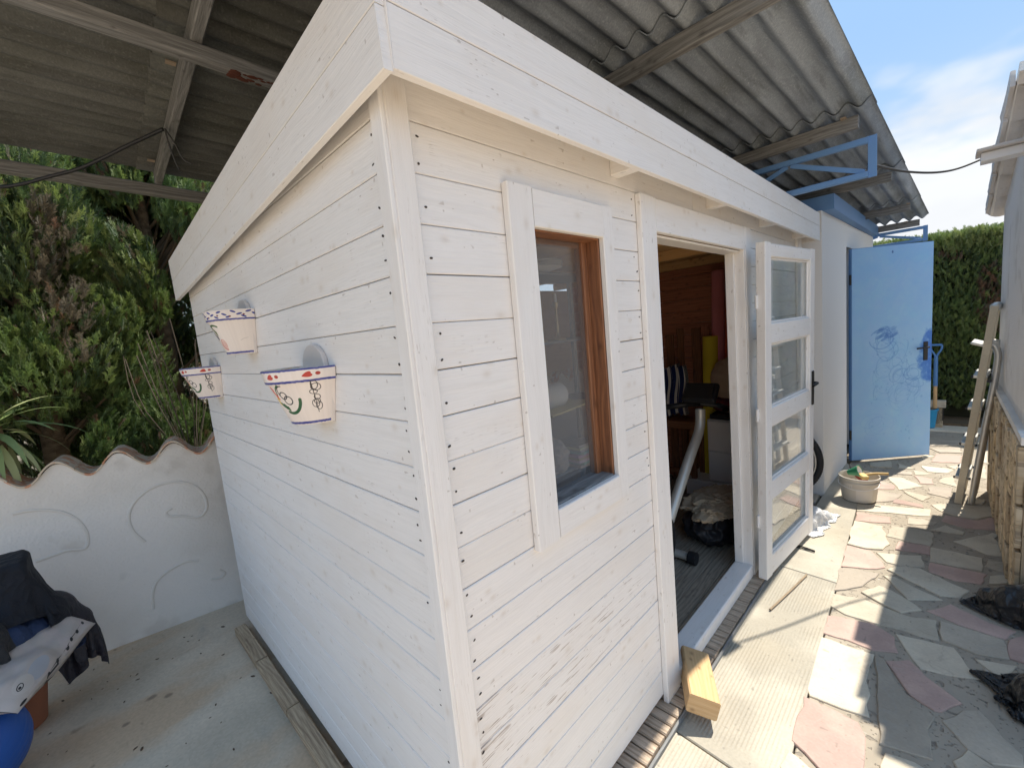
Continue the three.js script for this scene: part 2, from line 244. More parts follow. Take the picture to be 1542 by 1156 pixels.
// cloth or film dropped on hidden shapes until it hangs in folds: solids are spheres [x, y, z, r] or boxes [x, y, z, hx, hy, hz]
function drape({ n = 44, w, d, at, turn = 0, solids, seed, steps = 150, squeeze = 0.85, floor = 0.008, wall, stiff = 0.5, lift = 0.05, thick = 0.006 }) {
  const N = n * n, P = new Float64Array(N * 3), Q = new Float64Array(N * 3), C = [], r = mulberry(seed), id = (i, j) => i * n + j, ct = Math.cos(turn), sn = Math.sin(turn);
  for (let i = 0; i < n; i++) for (let j = 0; j < n; j++) { const a = (i / (n - 1) - 0.5) * w * squeeze, b = (j / (n - 1) - 0.5) * d * squeeze, k = id(i, j) * 3; P[k] = at[0] + a * ct + b * sn; P[k + 2] = at[2] - a * sn + b * ct; P[k + 1] = at[1] + lift * 2 * (vn3(i * 0.16, j * 0.16, 1, seed) - 0.5) + lift * (vn3(i * 0.4, j * 0.4, 2, seed + 1) - 0.5) + 0.002 * r(); }
  Q.set(P); const gx = w / (n - 1), gz = d / (n - 1), add = (a, b, l, k) => C.push([a * 3, b * 3, l, k]);
  for (let i = 0; i < n; i++) for (let j = 0; j < n; j++) { if (i < n - 1) add(id(i, j), id(i + 1, j), gx, 1); if (j < n - 1) add(id(i, j), id(i, j + 1), gz, 1); if (i < n - 1 && j < n - 1) { add(id(i, j), id(i + 1, j + 1), Math.hypot(gx, gz), 0.6); add(id(i + 1, j), id(i, j + 1), Math.hypot(gx, gz), 0.6); } if (i < n - 2) add(id(i, j), id(i + 2, j), gx * 2, 0.12 * stiff); if (j < n - 2) add(id(i, j), id(i, j + 2), gz * 2, 0.12 * stiff); }
  for (let s = 0; s < steps; s++) {
    for (let k = 0; k < N * 3; k++) { const v = (P[k] - Q[k]) * 0.94; Q[k] = P[k]; P[k] += v - (k % 3 === 1 ? 0.0011 : 0); }
    for (let it = 0; it < 7; it++) {
      for (const [a, b, l, k] of C) { const dx = P[b] - P[a], dy = P[b + 1] - P[a + 1], dz = P[b + 2] - P[a + 2], L = Math.sqrt(dx * dx + dy * dy + dz * dz) || 1e-6, f = 0.5 * k * (1 - l / L); P[a] += dx * f; P[a + 1] += dy * f; P[a + 2] += dz * f; P[b] -= dx * f; P[b + 1] -= dy * f; P[b + 2] -= dz * f; }
      for (let k = 0; k < N * 3; k += 3) {
        let hit = false;
        for (const q of solids) {
          const x = P[k] - q[0], y = P[k + 1] - q[1], z = P[k + 2] - q[2];
          if (q.length === 4) { const L = Math.sqrt(x * x + y * y + z * z), R0 = q[3] + thick; if (L < R0) { const f = R0 / (L || 1e-6); P[k] = q[0] + x * f; P[k + 1] = q[1] + y * f; P[k + 2] = q[2] + z * f; hit = true; } }
          else { const px = q[3] + thick - Math.abs(x), py = q[4] + thick - Math.abs(y), pz = q[5] + thick - Math.abs(z); if (px > 0 && py > 0 && pz > 0) { hit = true; if (py <= px && py <= pz && y > 0) P[k + 1] = q[1] + q[4] + thick; else if (px < pz) P[k] = q[0] + Math.sign(x) * (q[3] + thick); else P[k + 2] = q[2] + Math.sign(z) * (q[5] + thick); } }
        }
        if (P[k + 1] < floor) { P[k + 1] = floor + 0.004 * r(); hit = true; }
        if (wall) { const e = wall(P[k], P[k + 2]); if (e !== P[k + 2]) { P[k + 2] = e; hit = true; } }
        if (hit) for (let m = 0; m < 3; m++) Q[k + m] += (P[k + m] - Q[k + m]) * 0.35;
      }
    }
  }
  const g = new THREE.BufferGeometry(), I = []; for (let i = 0; i < n - 1; i++) for (let j = 0; j < n - 1; j++) I.push(id(i, j), id(i, j + 1), id(i + 1, j + 1), id(i, j), id(i + 1, j + 1), id(i + 1, j));
  const pos = new Float32Array(N * 3); for (let k = 0; k < N * 3; k++) pos[k] = P[k] - at[k % 3]; const uv = new Float32Array(N * 2); for (let i = 0; i < n; i++) for (let j = 0; j < n; j++) { uv[id(i, j) * 2] = i * gx; uv[id(i, j) * 2 + 1] = j * gz; } g.setAttribute('position', new THREE.BufferAttribute(pos, 3)); g.setAttribute('uv', new THREE.BufferAttribute(uv, 2)); g.setIndex(I); g.computeVertexNormals(); return g;
}
function cloth(name, label, cat, mat, o, under) { const t = thing(name, label, cat, o.at); part(t, name + '_body', drape(o), mat); if (under) under(t); return t; }
// ---------------------------------------------------------------- ground
struct('ground', planar(new THREE.PlaneGeometry(260, 260).rotateX(-Math.PI / 2)), std({ color: lin(0.17, 0.14, 0.10), roughness: 1 }), [0, -0.06, 0]);
// the covered patio floor round the shed and the open terrace on the camera's side
struct('patio_floor', slab([[-14, 0.085], [-14, -4.9], [3.98, -2.12], [3.98, 0.085]], 0, 0.05), M.patio);
struct('terrace_floor', slab([[-14, 9], [-14, 0.472], [1.08, 0.472], [1.08, 1.6], [1.08, 9]], -0.002, 0.05), std({ map: T.mortar, color: lin(1.72, 1.52, 1.32), roughness: 0.95 }));  // unseen ground, its colour made pale and warm to bounce light onto the shed
const edgeZ = (x) => 0.508 - 0.038 * x;       // the joint between concrete strip and paving
const strip = part(scene, 'concrete_strip', slab([[-14, 0.09], [-14, edgeZ(0)], [0.955, edgeZ(0.955)], [0.985, 0.09]].reverse(), 0.003, 0.05, 0.004), M.ribbed); strip.userData.kind = 'structure';
part(strip, 'slab', slab([[0.992, 0.09], [0.962, edgeZ(0.96)], [2.52, edgeZ(2.52)], [2.545, 0.09]].reverse(), 0.003, 0.05, 0.004), M.ribbed);
part(strip, 'slab', slab([[2.552, 0.09], [2.527, edgeZ(2.53)], [4.02, edgeZ(4.02)], [5.02, 0.16], [5.02, 0.14], [4.0, 0.105]].reverse(), 0.003, 0.05, 0.004), M.concrete);
const paving = part(scene, 'paving', slab([[1.08, edgeZ(1.08) + 0.006], [1.08, 1.6], [6.82, 1.6], [6.82, 0.3], [5.03, 0.165], [4.03, edgeZ(4.03) + 0.006]].reverse(), -0.004, 0.05), M.mortar); paving.userData.kind = 'structure';
struct('path', slab([[6.83, 1.9], [6.83, -0.4], [7.6, -0.4], [7.6, 1.9]], 0.002, 0.05), std({ map: T.patio, color: lin(1.35, 1.35, 1.35), bumpMap: T.concreteB, bumpScale: 0.003, roughness: 0.9 }));
// crazy paving: [kind of stone, x, z, x, z, ...] measured on the ground in metres
const STONES = [
  ['w', 2.40, .41, 2.43, .56, 2.39, .75, 2.43, .85, 2.25, .86, 2.23, .66, 2.22, .49, 2.26, .42],
  ['p', 2.16, .42, 2.22, .61, 2.16, .70, 2.04, .72, 1.99, .63, 2.00, .53, 1.99, .43],
  ['w', 1.95, .42, 1.96, .64, 1.81, .63, 1.54, .66, 1.53, .63, 1.51, .46, 1.55, .44],
  ['p', 1.49, .44, 1.49, .56, 1.48, .63, 1.42, .66, 1.27, .67, 1.21, .67, 1.13, .59, 1.17, .55, 1.23, .45],
  ['w', 1.18, .45, 1.15, .53, 1.11, .60, 1.02, .52, 1.09, .44],
  ['g', 1.95, .64, 1.94, .68, 1.83, .72, 1.74, .78, 1.69, .85, 1.60, .83, 1.46, .85, 1.43, .74, 1.42, .70, 1.68, .67],
  ['p', 1.94, .68, 2.01, .76, 1.93, .82, 1.89, .87, 1.84, .93, 1.74, .87, 1.73, .85, 1.77, .77],
  ['w', 2.19, .70, 2.23, .91, 2.05, .99, 2.00, .89, 1.98, .80, 1.99, .79],
  ['w', 2.50, .53, 2.63, .60, 2.61, .66, 2.49, .79, 2.40, .71, 2.44, .62],
  ['g', 1.69, .87, 1.80, .93, 1.84, .98, 1.68, 1.08, 1.62, 1.08, 1.57, 1.00, 1.59, .94, 1.65, .90],
  ['w', 1.50, .90, 1.59, .94, 1.56, 1.00, 1.51, 1.03, 1.43, .93],
  ['w', 1.39, .72, 1.41, .80, 1.40, .86, 1.31, .83, 1.21, .72, 1.32, .71],
  ['p', 2.50, .81, 2.64, .90, 2.55, 1.04, 2.54, 1.13, 2.44, 1.09, 2.45, .93],
  ['w', 2.19, .98, 2.22, 1.06, 2.24, 1.11, 2.11, 1.07, 2.13, 1.03],
  ['g', 2.43, .86, 2.43, .92, 2.42, 1.08, 2.27, 1.09, 2.23, .98, 2.25, .92, 2.26, .87],
  ['p', 2.44, 1.10, 2.53, 1.16, 2.28, 1.14, 2.28, 1.09],
  ['w', 2.63, 1.10, 2.61, 1.17, 2.56, 1.17, 2.60, 1.14],
  ['w', 3.91, .36, 4.06, .80, 3.90, .80, 3.83, .58, 3.75, .37],
  ['p', 3.72, .37, 3.74, .58, 3.62, .59, 3.54, .38],
  ['w', 3.53, .38, 3.53, .55, 3.35, .58, 3.24, .61, 3.13, .58, 3.09, .49, 3.10, .39],
  ['w', 3.59, .59, 3.59, .82, 3.35, .81, 3.37, .58],
  ['p', 3.32, .65, 3.34, .81, 3.21, .81, 3.18, .64],
  ['p', 3.08, .39, 3.07, .53, 2.95, .59, 2.88, .61, 2.83, .57, 2.75, .40],
  ['w', 3.07, .55, 3.11, .66, 3.17, .77, 3.01, .79, 2.96, .69, 2.96, .61],
  ['w', 3.33, .81, 3.33, 1.05, 3.14, 1.04, 3.12, .81],
  ['b', 2.73, .40, 2.78, .59, 2.57, .53, 2.43, .41],
  ['w', 2.77, .61, 2.79, .66, 2.71, .77, 2.66, .87, 2.56, .73],
  ['w', 2.86, .62, 2.93, .66, 2.98, .77, 2.89, .89, 2.84, .98, 2.74, .94, 2.70, .86, 2.79, .72],
  ['w', 3.63, .80, 3.77, .88, 3.70, .98, 3.66, .97],
  ['w', 3.51, .92, 3.78, 1.11, 3.78, 1.16, 3.69, 1.12, 3.46, 1.16, 3.42, 1.15, 3.40, 1.07],
  ['w', 3.31, 1.07, 3.34, 1.14, 3.25, 1.14, 3.22, 1.17, 3.19, 1.15, 3.21, 1.05],
  ['w', 3.09, 1.07, 3.15, 1.14, 3.13, 1.16, 3.05, 1.14, 2.98, 1.06],
  ['p', 3.10, .81, 3.11, 1.06, 2.96, 1.03, 2.93, .92, 2.97, .81],
  ['w', 4.16, .80, 4.25, .89, 4.32, 1.15, 4.14, 1.15, 4.00, 1.05, 3.99, .95, 4.05, .85],
  ['p', 3.98, .88, 3.97, 1.04, 4.11, 1.15, 3.86, 1.16, 3.79, .98, 3.85, .86],
  ['p', 4.18, .58, 4.14, .75, 4.06, .76, 4.07, .57],
  ['w', 4.47, 1.03, 4.46, 1.11, 4.34, 1.09, 4.33, 1.02],
  ['g', 3.80, .68, 3.81, .84, 3.73, .82, 3.67, .68],
  ['b', 4.33, .45, 4.31, .62, 4.11, .57, 4.01, .46],
  ['w', 4.75, .48, 4.78, .59, 4.59, .74, 4.41, .59, 4.53, .56],
  ['w', 4.41, .62, 4.35, .80, 4.21, .75, 4.33, .65],
  ['p', 4.88, .67, 4.85, .80, 4.70, .81, 4.67, .72],
  ['w', 5.24, .71, 5.23, .94, 5.08, .89, 5.05, .76],
  ['w', 5.05, .66, 5.01, .82, 4.91, .68],
  ['w', 5.23, .54, 5.11, .67, 5.07, .55],
  ['w', 5.12, .32, 5.27, .48, 5.05, .51, 5.01, .34],
  ['p', 4.60, .45, 4.51, .56, 4.41, .56, 4.35, .45],
  ['w', 5.66, .72, 5.62, .81, 5.53, .71],
  ['w', 5.31, .89, 5.42, .99, 5.23, .95],
  ['b', 4.62, .79, 4.66, .93, 4.37, .92, 4.44, .77],
  ['w', 4.88, .85, 5.03, .94, 4.71, .95, 4.78, .84],
  ['b', 5.94, .76, 6.09, .99, 5.87, 1.01, 5.80, .84],
  ['p', 5.72, .81, 5.77, 1.01, 5.47, .98, 5.42, .78],
  ['b', 6.30, .75, 6.42, 1.02, 6.18, .97, 6.03, .76],
  ['w', 5.83, 1.12, 6.05, 1.20, 5.57, 1.17, 5.59, 1.11],
  ['w', 5.42, 1.11, 5.48, 1.16, 5.05, 1.14, 5.06, 1.08],
  ['b', 4.98, .58, 4.99, .65, 4.90, .66, 4.87, .56],
];
STONES.forEach(([k, ...v], i) => {
  const pts = []; for (let j = 0; j < v.length; j += 2) pts.push([v[j], v[j + 1]]);
  const out = [], cx = pts.reduce((s, p) => s + p[0], 0) / pts.length, cz = pts.reduce((s, p) => s + p[1], 0) / pts.length;
  pts.forEach((p, j) => {       // broken edges: every side gets uneven points
    const q = pts[(j + 1) % pts.length], L = Math.hypot(q[0] - p[0], q[1] - p[1]), n = Math.min(4, Math.floor(L / 0.07)); out.push(p);
    for (let m = 1; m <= n; m++) { const t = m / (n + 1) + rr(-0.06, 0.06), w = rr(-1, 1) * Math.min(0.009, L * 0.05); out.push([mix(p[0], q[0], t) - (q[1] - p[1]) / L * w, mix(p[1], q[1], t) + (q[0] - p[0]) / L * w]); }
  });
  const area = THREE.ShapeUtils.area(out.map(([x, z]) => new THREE.Vector2(x, -z)));
  part(paving, 'stone', slab(area < 0 ? out.reverse() : out, rr(0.0005, 0.0055), 0.02, 0.003), stoneMats[k][(i * 7) % 5]);
});

// ---------------------------------------------------------------- garden shed
const shed = thing('garden_shed', 'white painted timber shed with an open glazed door under the corrugated roof', 'shed');
const SX = 3.72, SZ = -2.30, PITCH = 0.112, TOP = 2.187;
const grooves = []; for (let k = -1; k < 20; k++) grooves.push(TOP - PITCH * k);
function board(x0, x1, y0, y1, mat, u0) { const h = y1 - y0 - 0.0021; if (h < 0.02) return; part(shed, 'board', timber([x1 - x0, h, 0.018], 'x', 0.0022, u0), mat, [(x0 + x1) / 2, (y0 + y1) / 2 + rr(-0.0007, 0.0007), -0.009 + rr(-0.0008, 0.0004)], [rr(-0.004, 0.004), 0, rr(-0.0006, 0.0006)]); }
for (let k = 0; k < grooves.length - 1; k++) {
  const y1 = grooves[k], y0 = Math.max(0.032, grooves[k + 1]), ym = (y0 + y1) / 2, peel = ym > 0.50 && ym < 0.73 ? M.peel : M.paint, spans = [];
  if (y0 > 2.05) spans.push([0.058, 1.62], [1.621, SX]);
  else { if (y1 > 1.10 && y0 < 2.0) spans.push([0.058, 0.42], [0.815, 1.085]); else spans.push([0.058, 1.085]); spans.push([2.31, SX]); }
  for (const [a, b] of spans) board(a, b, y0, y1, a < 0.1 ? peel : M.paint, a < 0.1 && peel === M.peel ? rr(0, 0.04) : undefined);
  // the end wall towards the patio
  const zTop = SZ;
  part(shed, 'board', timber([0.018, y1 - y0 - 0.0021, 0.03 - zTop - 0.055], 'z', 0.0022), M.paint, [0.009 + rr(-0.0003, 0.0008), (y0 + y1) / 2 + rr(-0.0007, 0.0007), (zTop - 0.028) / 2], [rr(-0.0008, 0.0008), 0, rr(-0.004, 0.004)]);
}
// corner post: a wide board on the front, a narrow one on the end wall
beam(shed, 'corner_post', M.paint, [0, 0.03, 0.0], [0.058, 2.26, 0.020], 'y');
beam(shed, 'corner_trim', M.paint, [-0.012, 0.03, -0.026], [-0.0002, 2.25, 0.0198], 'y', 0.0025);
beam(shed, 'corner_post', M.paint, [3.60, 0.03, 0.001], [3.735, 2.26, 0.020], 'y');
// nail heads by the board ends
{
  const gs = [], nailAt = (x, y, z, side) => { const g = new THREE.SphereGeometry(1, 7, 5).scale(0.0052 * rr(0.6, 1.2), 0.0030 * rr(0.7, 1.2), 0.0012).rotateZ(rr(-0.3, 0.6)); if (side) g.rotateY(Math.PI / 2); g.translate(x, y, z); gs.push(g); };
  for (let k = 1; k < 19; k++) for (const f of [0.26, 0.76]) {
    const y = grooves[k + 1] + PITCH * f + rr(-0.012, 0.012);
    if (rnd() < 0.78) nailAt(0.082 + rr(-0.006, 0.008), y, 0.0004, false); if (rnd() < 0.72) nailAt(0.0002, y, -0.05 + rr(-0.008, 0.004), true); if (rnd() < 0.5 && y > 1.1) nailAt(1.045 + rr(-0.01, 0.01), y, 0.0004, false);
  }
  part(shed, 'nail_heads', join(gs), M.nail).userData.kind = 'stuff';
}
// fascia: two boards along the front, two along the end wall, falling to the back
const fy = 2.203, fz0 = 0.100, fz1 = 0.120;
beam(shed, 'fascia_board', M.paint, [-0.034, fy, fz0], [3.868, fy + 0.1155, fz1], 'x', 0.0015);
beam(shed, 'fascia_board', M.paint, [-0.034, fy + 0.1178, fz0], [3.868, fy + 0.218, fz1], 'x', 0.0015);
for (const [dy, h] of [[0, 0.1128], [0.1150, 0.118]]) {
  const g = timber([0.020, h, 2.50], 'z', 0.0015); g.translate(0, dy + h / 2, -1.25); g.rotateX(-0.0505);
  part(shed, 'fascia_board', g, M.paint, [-0.046, fy - 0.006, 0.119]);
}
beam(shed, 'fascia_end', M.paint, [-0.0365, fy - 0.001, 0.0985], [-0.0345, fy + 0.219, 0.121], 'y', 0.001);
{ const g = timber([3.88, 0.03, 2.42], 'x', 0.004); beam(shed, 'ceiling', M.pine, [0.035, 2.192, SZ + 0.01], [3.70, 2.2, -0.036], 'x', 0.001); part(shed, 'roof', g, std({ color: lin(0.06, 0.06, 0.06), roughness: 0.95 }), [1.91, 2.325, -1.115], [0.0505, 0, 0].map((v) => -v)); }
beam(shed, 'fascia_board', M.paint, [3.850, fy + 0.002, -0.9], [3.867, fy + 0.216, 0.099], 'z', 0.004);
for (const x of [0.9, 1.78, 2.66, 3.52]) beam(shed, 'rafter_end', M.paint, [x, 2.215, 0.001], [x + 0.05, 2.285, 0.099], 'z');
beam(shed, 'soffit', M.paint, [-0.033, 2.287, -0.02], [3.85, 2.299, 0.0995], 'x', 0.002);
// inside: backing, end wall, floor; unseen linings made pale to bounce daylight
beam(shed, 'lining', M.pine, [0.02, 0.03, -0.034], [0.40, 2.25, -0.0195], 'x', 0.001);
beam(shed, 'lining', M.pine, [0.84, 0.03, -0.034], [1.18, 2.25, -0.0195], 'x', 0.001);
beam(shed, 'lining', M.pine, [0.4005, 0.03, -0.034], [0.8395, 1.10, -0.0195], 'x', 0.001);
beam(shed, 'lining', M.pine, [0.4005, 2.02, -0.034], [0.8395, 2.25, -0.0195], 'x', 0.001);
beam(shed, 'lining', M.pine, [1.1805, 2.06, -0.034], [2.3095, 2.25, -0.0195], 'x', 0.001);
beam(shed, 'lining', M.pine, [2.31, 0.03, -0.034], [3.69, 2.25, -0.0195], 'x', 0.001);
beam(shed, 'lining', M.pine, [0.0185, 0.03, SZ], [0.032, 2.2, -0.0345], 'z', 0.001);
beam(shed, 'lining', M.pine, [0.0325, 0.03, SZ - 0.02], [3.72, 2.12, SZ], 'x', 0.001);
beam(shed, 'lining', M.paint, [3.7205, 0.03, SZ - 0.02], [3.735, 2.22, 0.0], 'z', 0.001);
for (let k = 0; k < 19; k++) { const y1 = grooves[k + 1], y0 = Math.max(0.06, grooves[k + 2] ?? 0.06); if (y1 - y0 > 0.03) part(shed, 'inner_board', timber([0.016, y1 - y0 - 0.002, 2.24], 'z', 0.004), M.darkWood, [3.708, (y0 + y1) / 2, -1.16]); }
for (let i = 0; i < 24; i++) { const z0 = -0.036 - i * 0.0955; if (z0 - 0.095 > SZ) part(shed, 'floor_board', timber([3.66, 0.018, 0.0925], 'x', 0.003), M.floorWood, [1.865, 0.050, z0 - 0.0465]); }
for (let i = 0; i < 5; i++) beam(shed, 'rafter', M.pine, [0.5 + i * 0.72, 2.12, SZ + 0.01], [0.545 + i * 0.72, 2.19, -0.035], 'z');

// window: white casing, brown inner frame, dusty pane
const win = new THREE.Group(); win.name = 'window'; shed.add(win);
const W0 = 0.340, W1 = 0.862, WB = 1.056, WT = 2.098, H0 = 0.440, H1 = 0.796, HB = 1.150, HT = 1.990;
beam(win, 'casing', M.paint, [W0, WB, 0.0005], [H0, WT, 0.024], 'y'); beam(win, 'casing', M.paint, [H1, WB + 0.004, 0.0005], [W1, WT - 0.002, 0.022], 'y');
beam(win, 'casing', M.paint, [H0 + 0.001, HT, 0.0005], [H1 - 0.001, WT - 0.001, 0.0235], 'x'); beam(win, 'casing', M.paint, [H0 + 0.001, WB + 0.002, 0.0005], [H1 - 0.001, HB, 0.0235], 'x');
beam(win, 'frame', M.orange, [H0 - 0.015, HB - 0.014, -0.085], [H0 + 0.004, HT + 0.014, 0.000], 'y'); beam(win, 'frame', M.orange, [H1 - 0.004, HB - 0.014, -0.085], [H1 + 0.018, HT + 0.014, 0.000], 'y');
beam(win, 'frame', M.orange, [H0 + 0.0045, HT - 0.004, -0.085], [H1 - 0.0045, HT + 0.016, 0.000], 'x'); beam(win, 'sill', M.greyWood, [H0 + 0.0045, HB - 0.016, -0.085], [H1 - 0.0045, HB + 0.004, 0.000], 'x');
for (const [a, b, ax] of [[[H0 + 0.0045, HB + 0.0045, -0.083], [H0 + 0.022, HT - 0.0045, -0.062], 'y'], [[H1 - 0.034, HB + 0.0045, -0.083], [H1 - 0.0045, HT - 0.0045, -0.048], 'y'], [[H0 + 0.0225, HT - 0.022, -0.083], [H1 - 0.0345, HT - 0.0045, -0.062], 'x']]) beam(win, 'glazing_bead', M.orange, a, b, ax);
part(win, 'pane', new THREE.BoxGeometry(H1 - H0 - 0.02, HT - HB - 0.01, 0.003), new THREE.MeshPhysicalMaterial({ color: lin(0.84, 0.85, 0.86), transmission: 0.945, thickness: 0, roughness: 0.025, ior: 1.5, bumpMap: T.stuccoB, bumpScale: 0.0003 }), [(H0 + H1) / 2 - 0.005, (HB + HT) / 2, -0.0595]);

// door frame and threshold
const frame = new THREE.Group(); frame.name = 'door_frame'; shed.add(frame);
beam(frame, 'casing', M.paint, [1.066, 0.031, 0.0005], [1.188, 2.178, 0.0245], 'y'); beam(frame, 'casing', M.paint, [1.1885, 2.046, 0.0005], [2.292, 2.177, 0.024], 'x'); beam(frame, 'casing', M.paint, [2.2925, 0.031, 0.0005], [2.395, 2.178, 0.0245], 'y');
beam(frame, 'jamb', M.paint, [1.186, 0.11, -0.085], [1.206, 2.06, 0.000], 'y'); beam(frame, 'jamb', M.paint, [2.272, 0.061, -0.085], [2.2915, 2.06, 0.022], 'y'); beam(frame, 'jamb', M.paint, [2.255, 0.1105, -0.080], [2.2715, 2.04, -0.030], 'y');
beam(frame, 'head', M.paint, [1.2065, 2.035, -0.085], [2.2715, 2.0455, 0.000], 'x');
beam(shed, 'threshold', M.paint, [1.19, 0.033, -0.085], [2.271, 0.108, 0.022], 'x', 0.006);

// door leaf, folded back against the front wall
const leaf = new THREE.Group(); leaf.name = 'door'; leaf.position.set(2.250, 0, 0.081); leaf.rotation.set(0.016, -0.094, 0, 'YXZ'); shed.add(leaf);
const LW = 0.862, LT = 0.050, st = 0.088;
beam(leaf, 'stile', M.paint, [0, 0.048, -LT / 2], [st, 2.068, LT / 2], 'y'); beam(leaf, 'stile', M.paint, [LW - st, 0.048, -LT / 2], [LW, 2.066, LT / 2], 'y');
const rails = [[0.050, 0.180], [0.534, 0.660], [0.997, 1.114], [1.492, 1.612], [1.988, 2.064]];
for (const [a, b] of rails) beam(leaf, 'rail', M.paint, [st + 0.0005, a, -LT / 2 + 0.001], [LW - st - 0.0005, b, LT / 2 - 0.001], 'x', 0.006);
const glass = new THREE.MeshPhysicalMaterial({ color: lin(0.93, 0.95, 0.95), transmission: 0.97, thickness: 0, roughness: 0.015, ior: 1.55 });
for (let i = 0; i < 4; i++) {
  const a = rails[i][1], b = rails[i + 1][0];
  part(leaf, 'pane', new THREE.BoxGeometry(LW - 2 * st + 0.006, b - a + 0.006, 0.004), glass, [LW / 2, (a + b) / 2, -0.004]);
  for (const [p, q, ax] of [[[st, a, 0.0], [st + 0.012, b, 0.012], 'y'], [[LW - st - 0.012, a, 0.0], [LW - st, b, 0.012], 'y'], [[st + 0.0125, a, 0.0], [LW - st - 0.0125, a + 0.012, 0.012], 'x'], [[st + 0.0125, b - 0.012, 0.0], [LW - st - 0.0125, b, 0.012], 'x']]) beam(leaf, 'glazing_bead', M.paint, p, q, ax, 0.004);
}
for (const y of [0.42, 1.08, 1.74]) part(leaf, 'hinge', new THREE.CylinderGeometry(0.008, 0.008, 0.075, 12), M.white, [-0.009, y, -0.020]);
{
  const gs = [new RoundedBoxGeometry(0.034, 0.24, 0.009, 3, 0.004).translate(LW - 0.04, 1.12, LT / 2 + 0.0045), new THREE.CylinderGeometry(0.010, 0.012, 0.03, 12).rotateX(Math.PI / 2).translate(LW - 0.04, 1.155, LT / 2 + 0.018), tube([[LW - 0.04, 1.155, LT / 2 + 0.032], [LW - 0.075, 1.158, LT / 2 + 0.040], [LW - 0.145, 1.150, LT / 2 + 0.036]], 0.0085, 14, 8)];
  part(leaf, 'handle', join(gs), M.metalDark); part(leaf, 'handle', new RoundedBoxGeometry(0.034, 0.24, 0.009, 3, 0.004), M.metalDark, [LW - 0.04, 1.12, -LT / 2 - 0.0045]);
  part(leaf, 'latch', new THREE.BoxGeometry(0.012, 0.16, 0.024), M.metalDark, [LW + 0.004, 1.11, 0]);
}
// boarding deck that carries the shed: short slats showing along the front, long planks along the end wall
const deck = thing('timber_deck', 'weathered grooved deck slats showing under the front of the shed', 'decking');
for (let x = -0.02; x < 3.72; x += 0.0535) part(deck, 'slat', timber([0.0465, 0.024, 0.14], 'z', 0.005), M.deck, [x, 0.0205 + rr(-0.0015, 0.001), 0.010 + rr(-0.003, 0.002)]);
beam(deck, 'bearer', M.greyWood, [-0.04, 0.0035, 0.0835], [3.72, 0.024, 0.094], 'x', 0.002);
{
  const labels = ['timber edging plank at the back corner of the shed', 'middle timber edging plank beside the shed end wall', 'timber edging plank nearest the camera beside the end wall'];
  [[-2.235, -1.795, 0.062], [-1.785, -1.315, 0.060], [-1.305, -0.66, 0.060]].forEach(([a, b, w], i) => {
    const t = thing('edging_plank', labels[i], 'plank', [-0.052 + i * 0.002, 0.024, (a + b) / 2], rr(-0.008, 0.008)); part(t, 'plank_body', timber([w, 0.048, b - a], 'z', 0.004), M.edge);
  });
  const t = thing('edging_plank', 'last timber edging plank in front of the end wall, half out of view', 'plank', [-0.050, 0.024, -0.34]); part(t, 'plank_body', timber([0.060, 0.048, 0.60], 'z', 0.004), M.edge);
}

{
  const gs = [], r = mulberry(1203); for (let i = 0; i < 120; i++) { const x = -1.4 + 1.35 * r(), z = -2.75 + 2.2 * r(), g = new THREE.IcosahedronGeometry(0.003 + 0.009 * r() * r(), 0).scale(1.8, 0.25, 0.8).rotateY(r() * 6).translate(x, 0.002, z); gs.push(g); }
  const t = part(scene, 'leaf_litter', join(gs), std({ color: lin(0.10, 0.065, 0.04), roughness: 1 })); t.userData.kind = 'stuff'; tag(t, 'scattered dry leaf scraps on the patio floor', 'leaf litter');
}
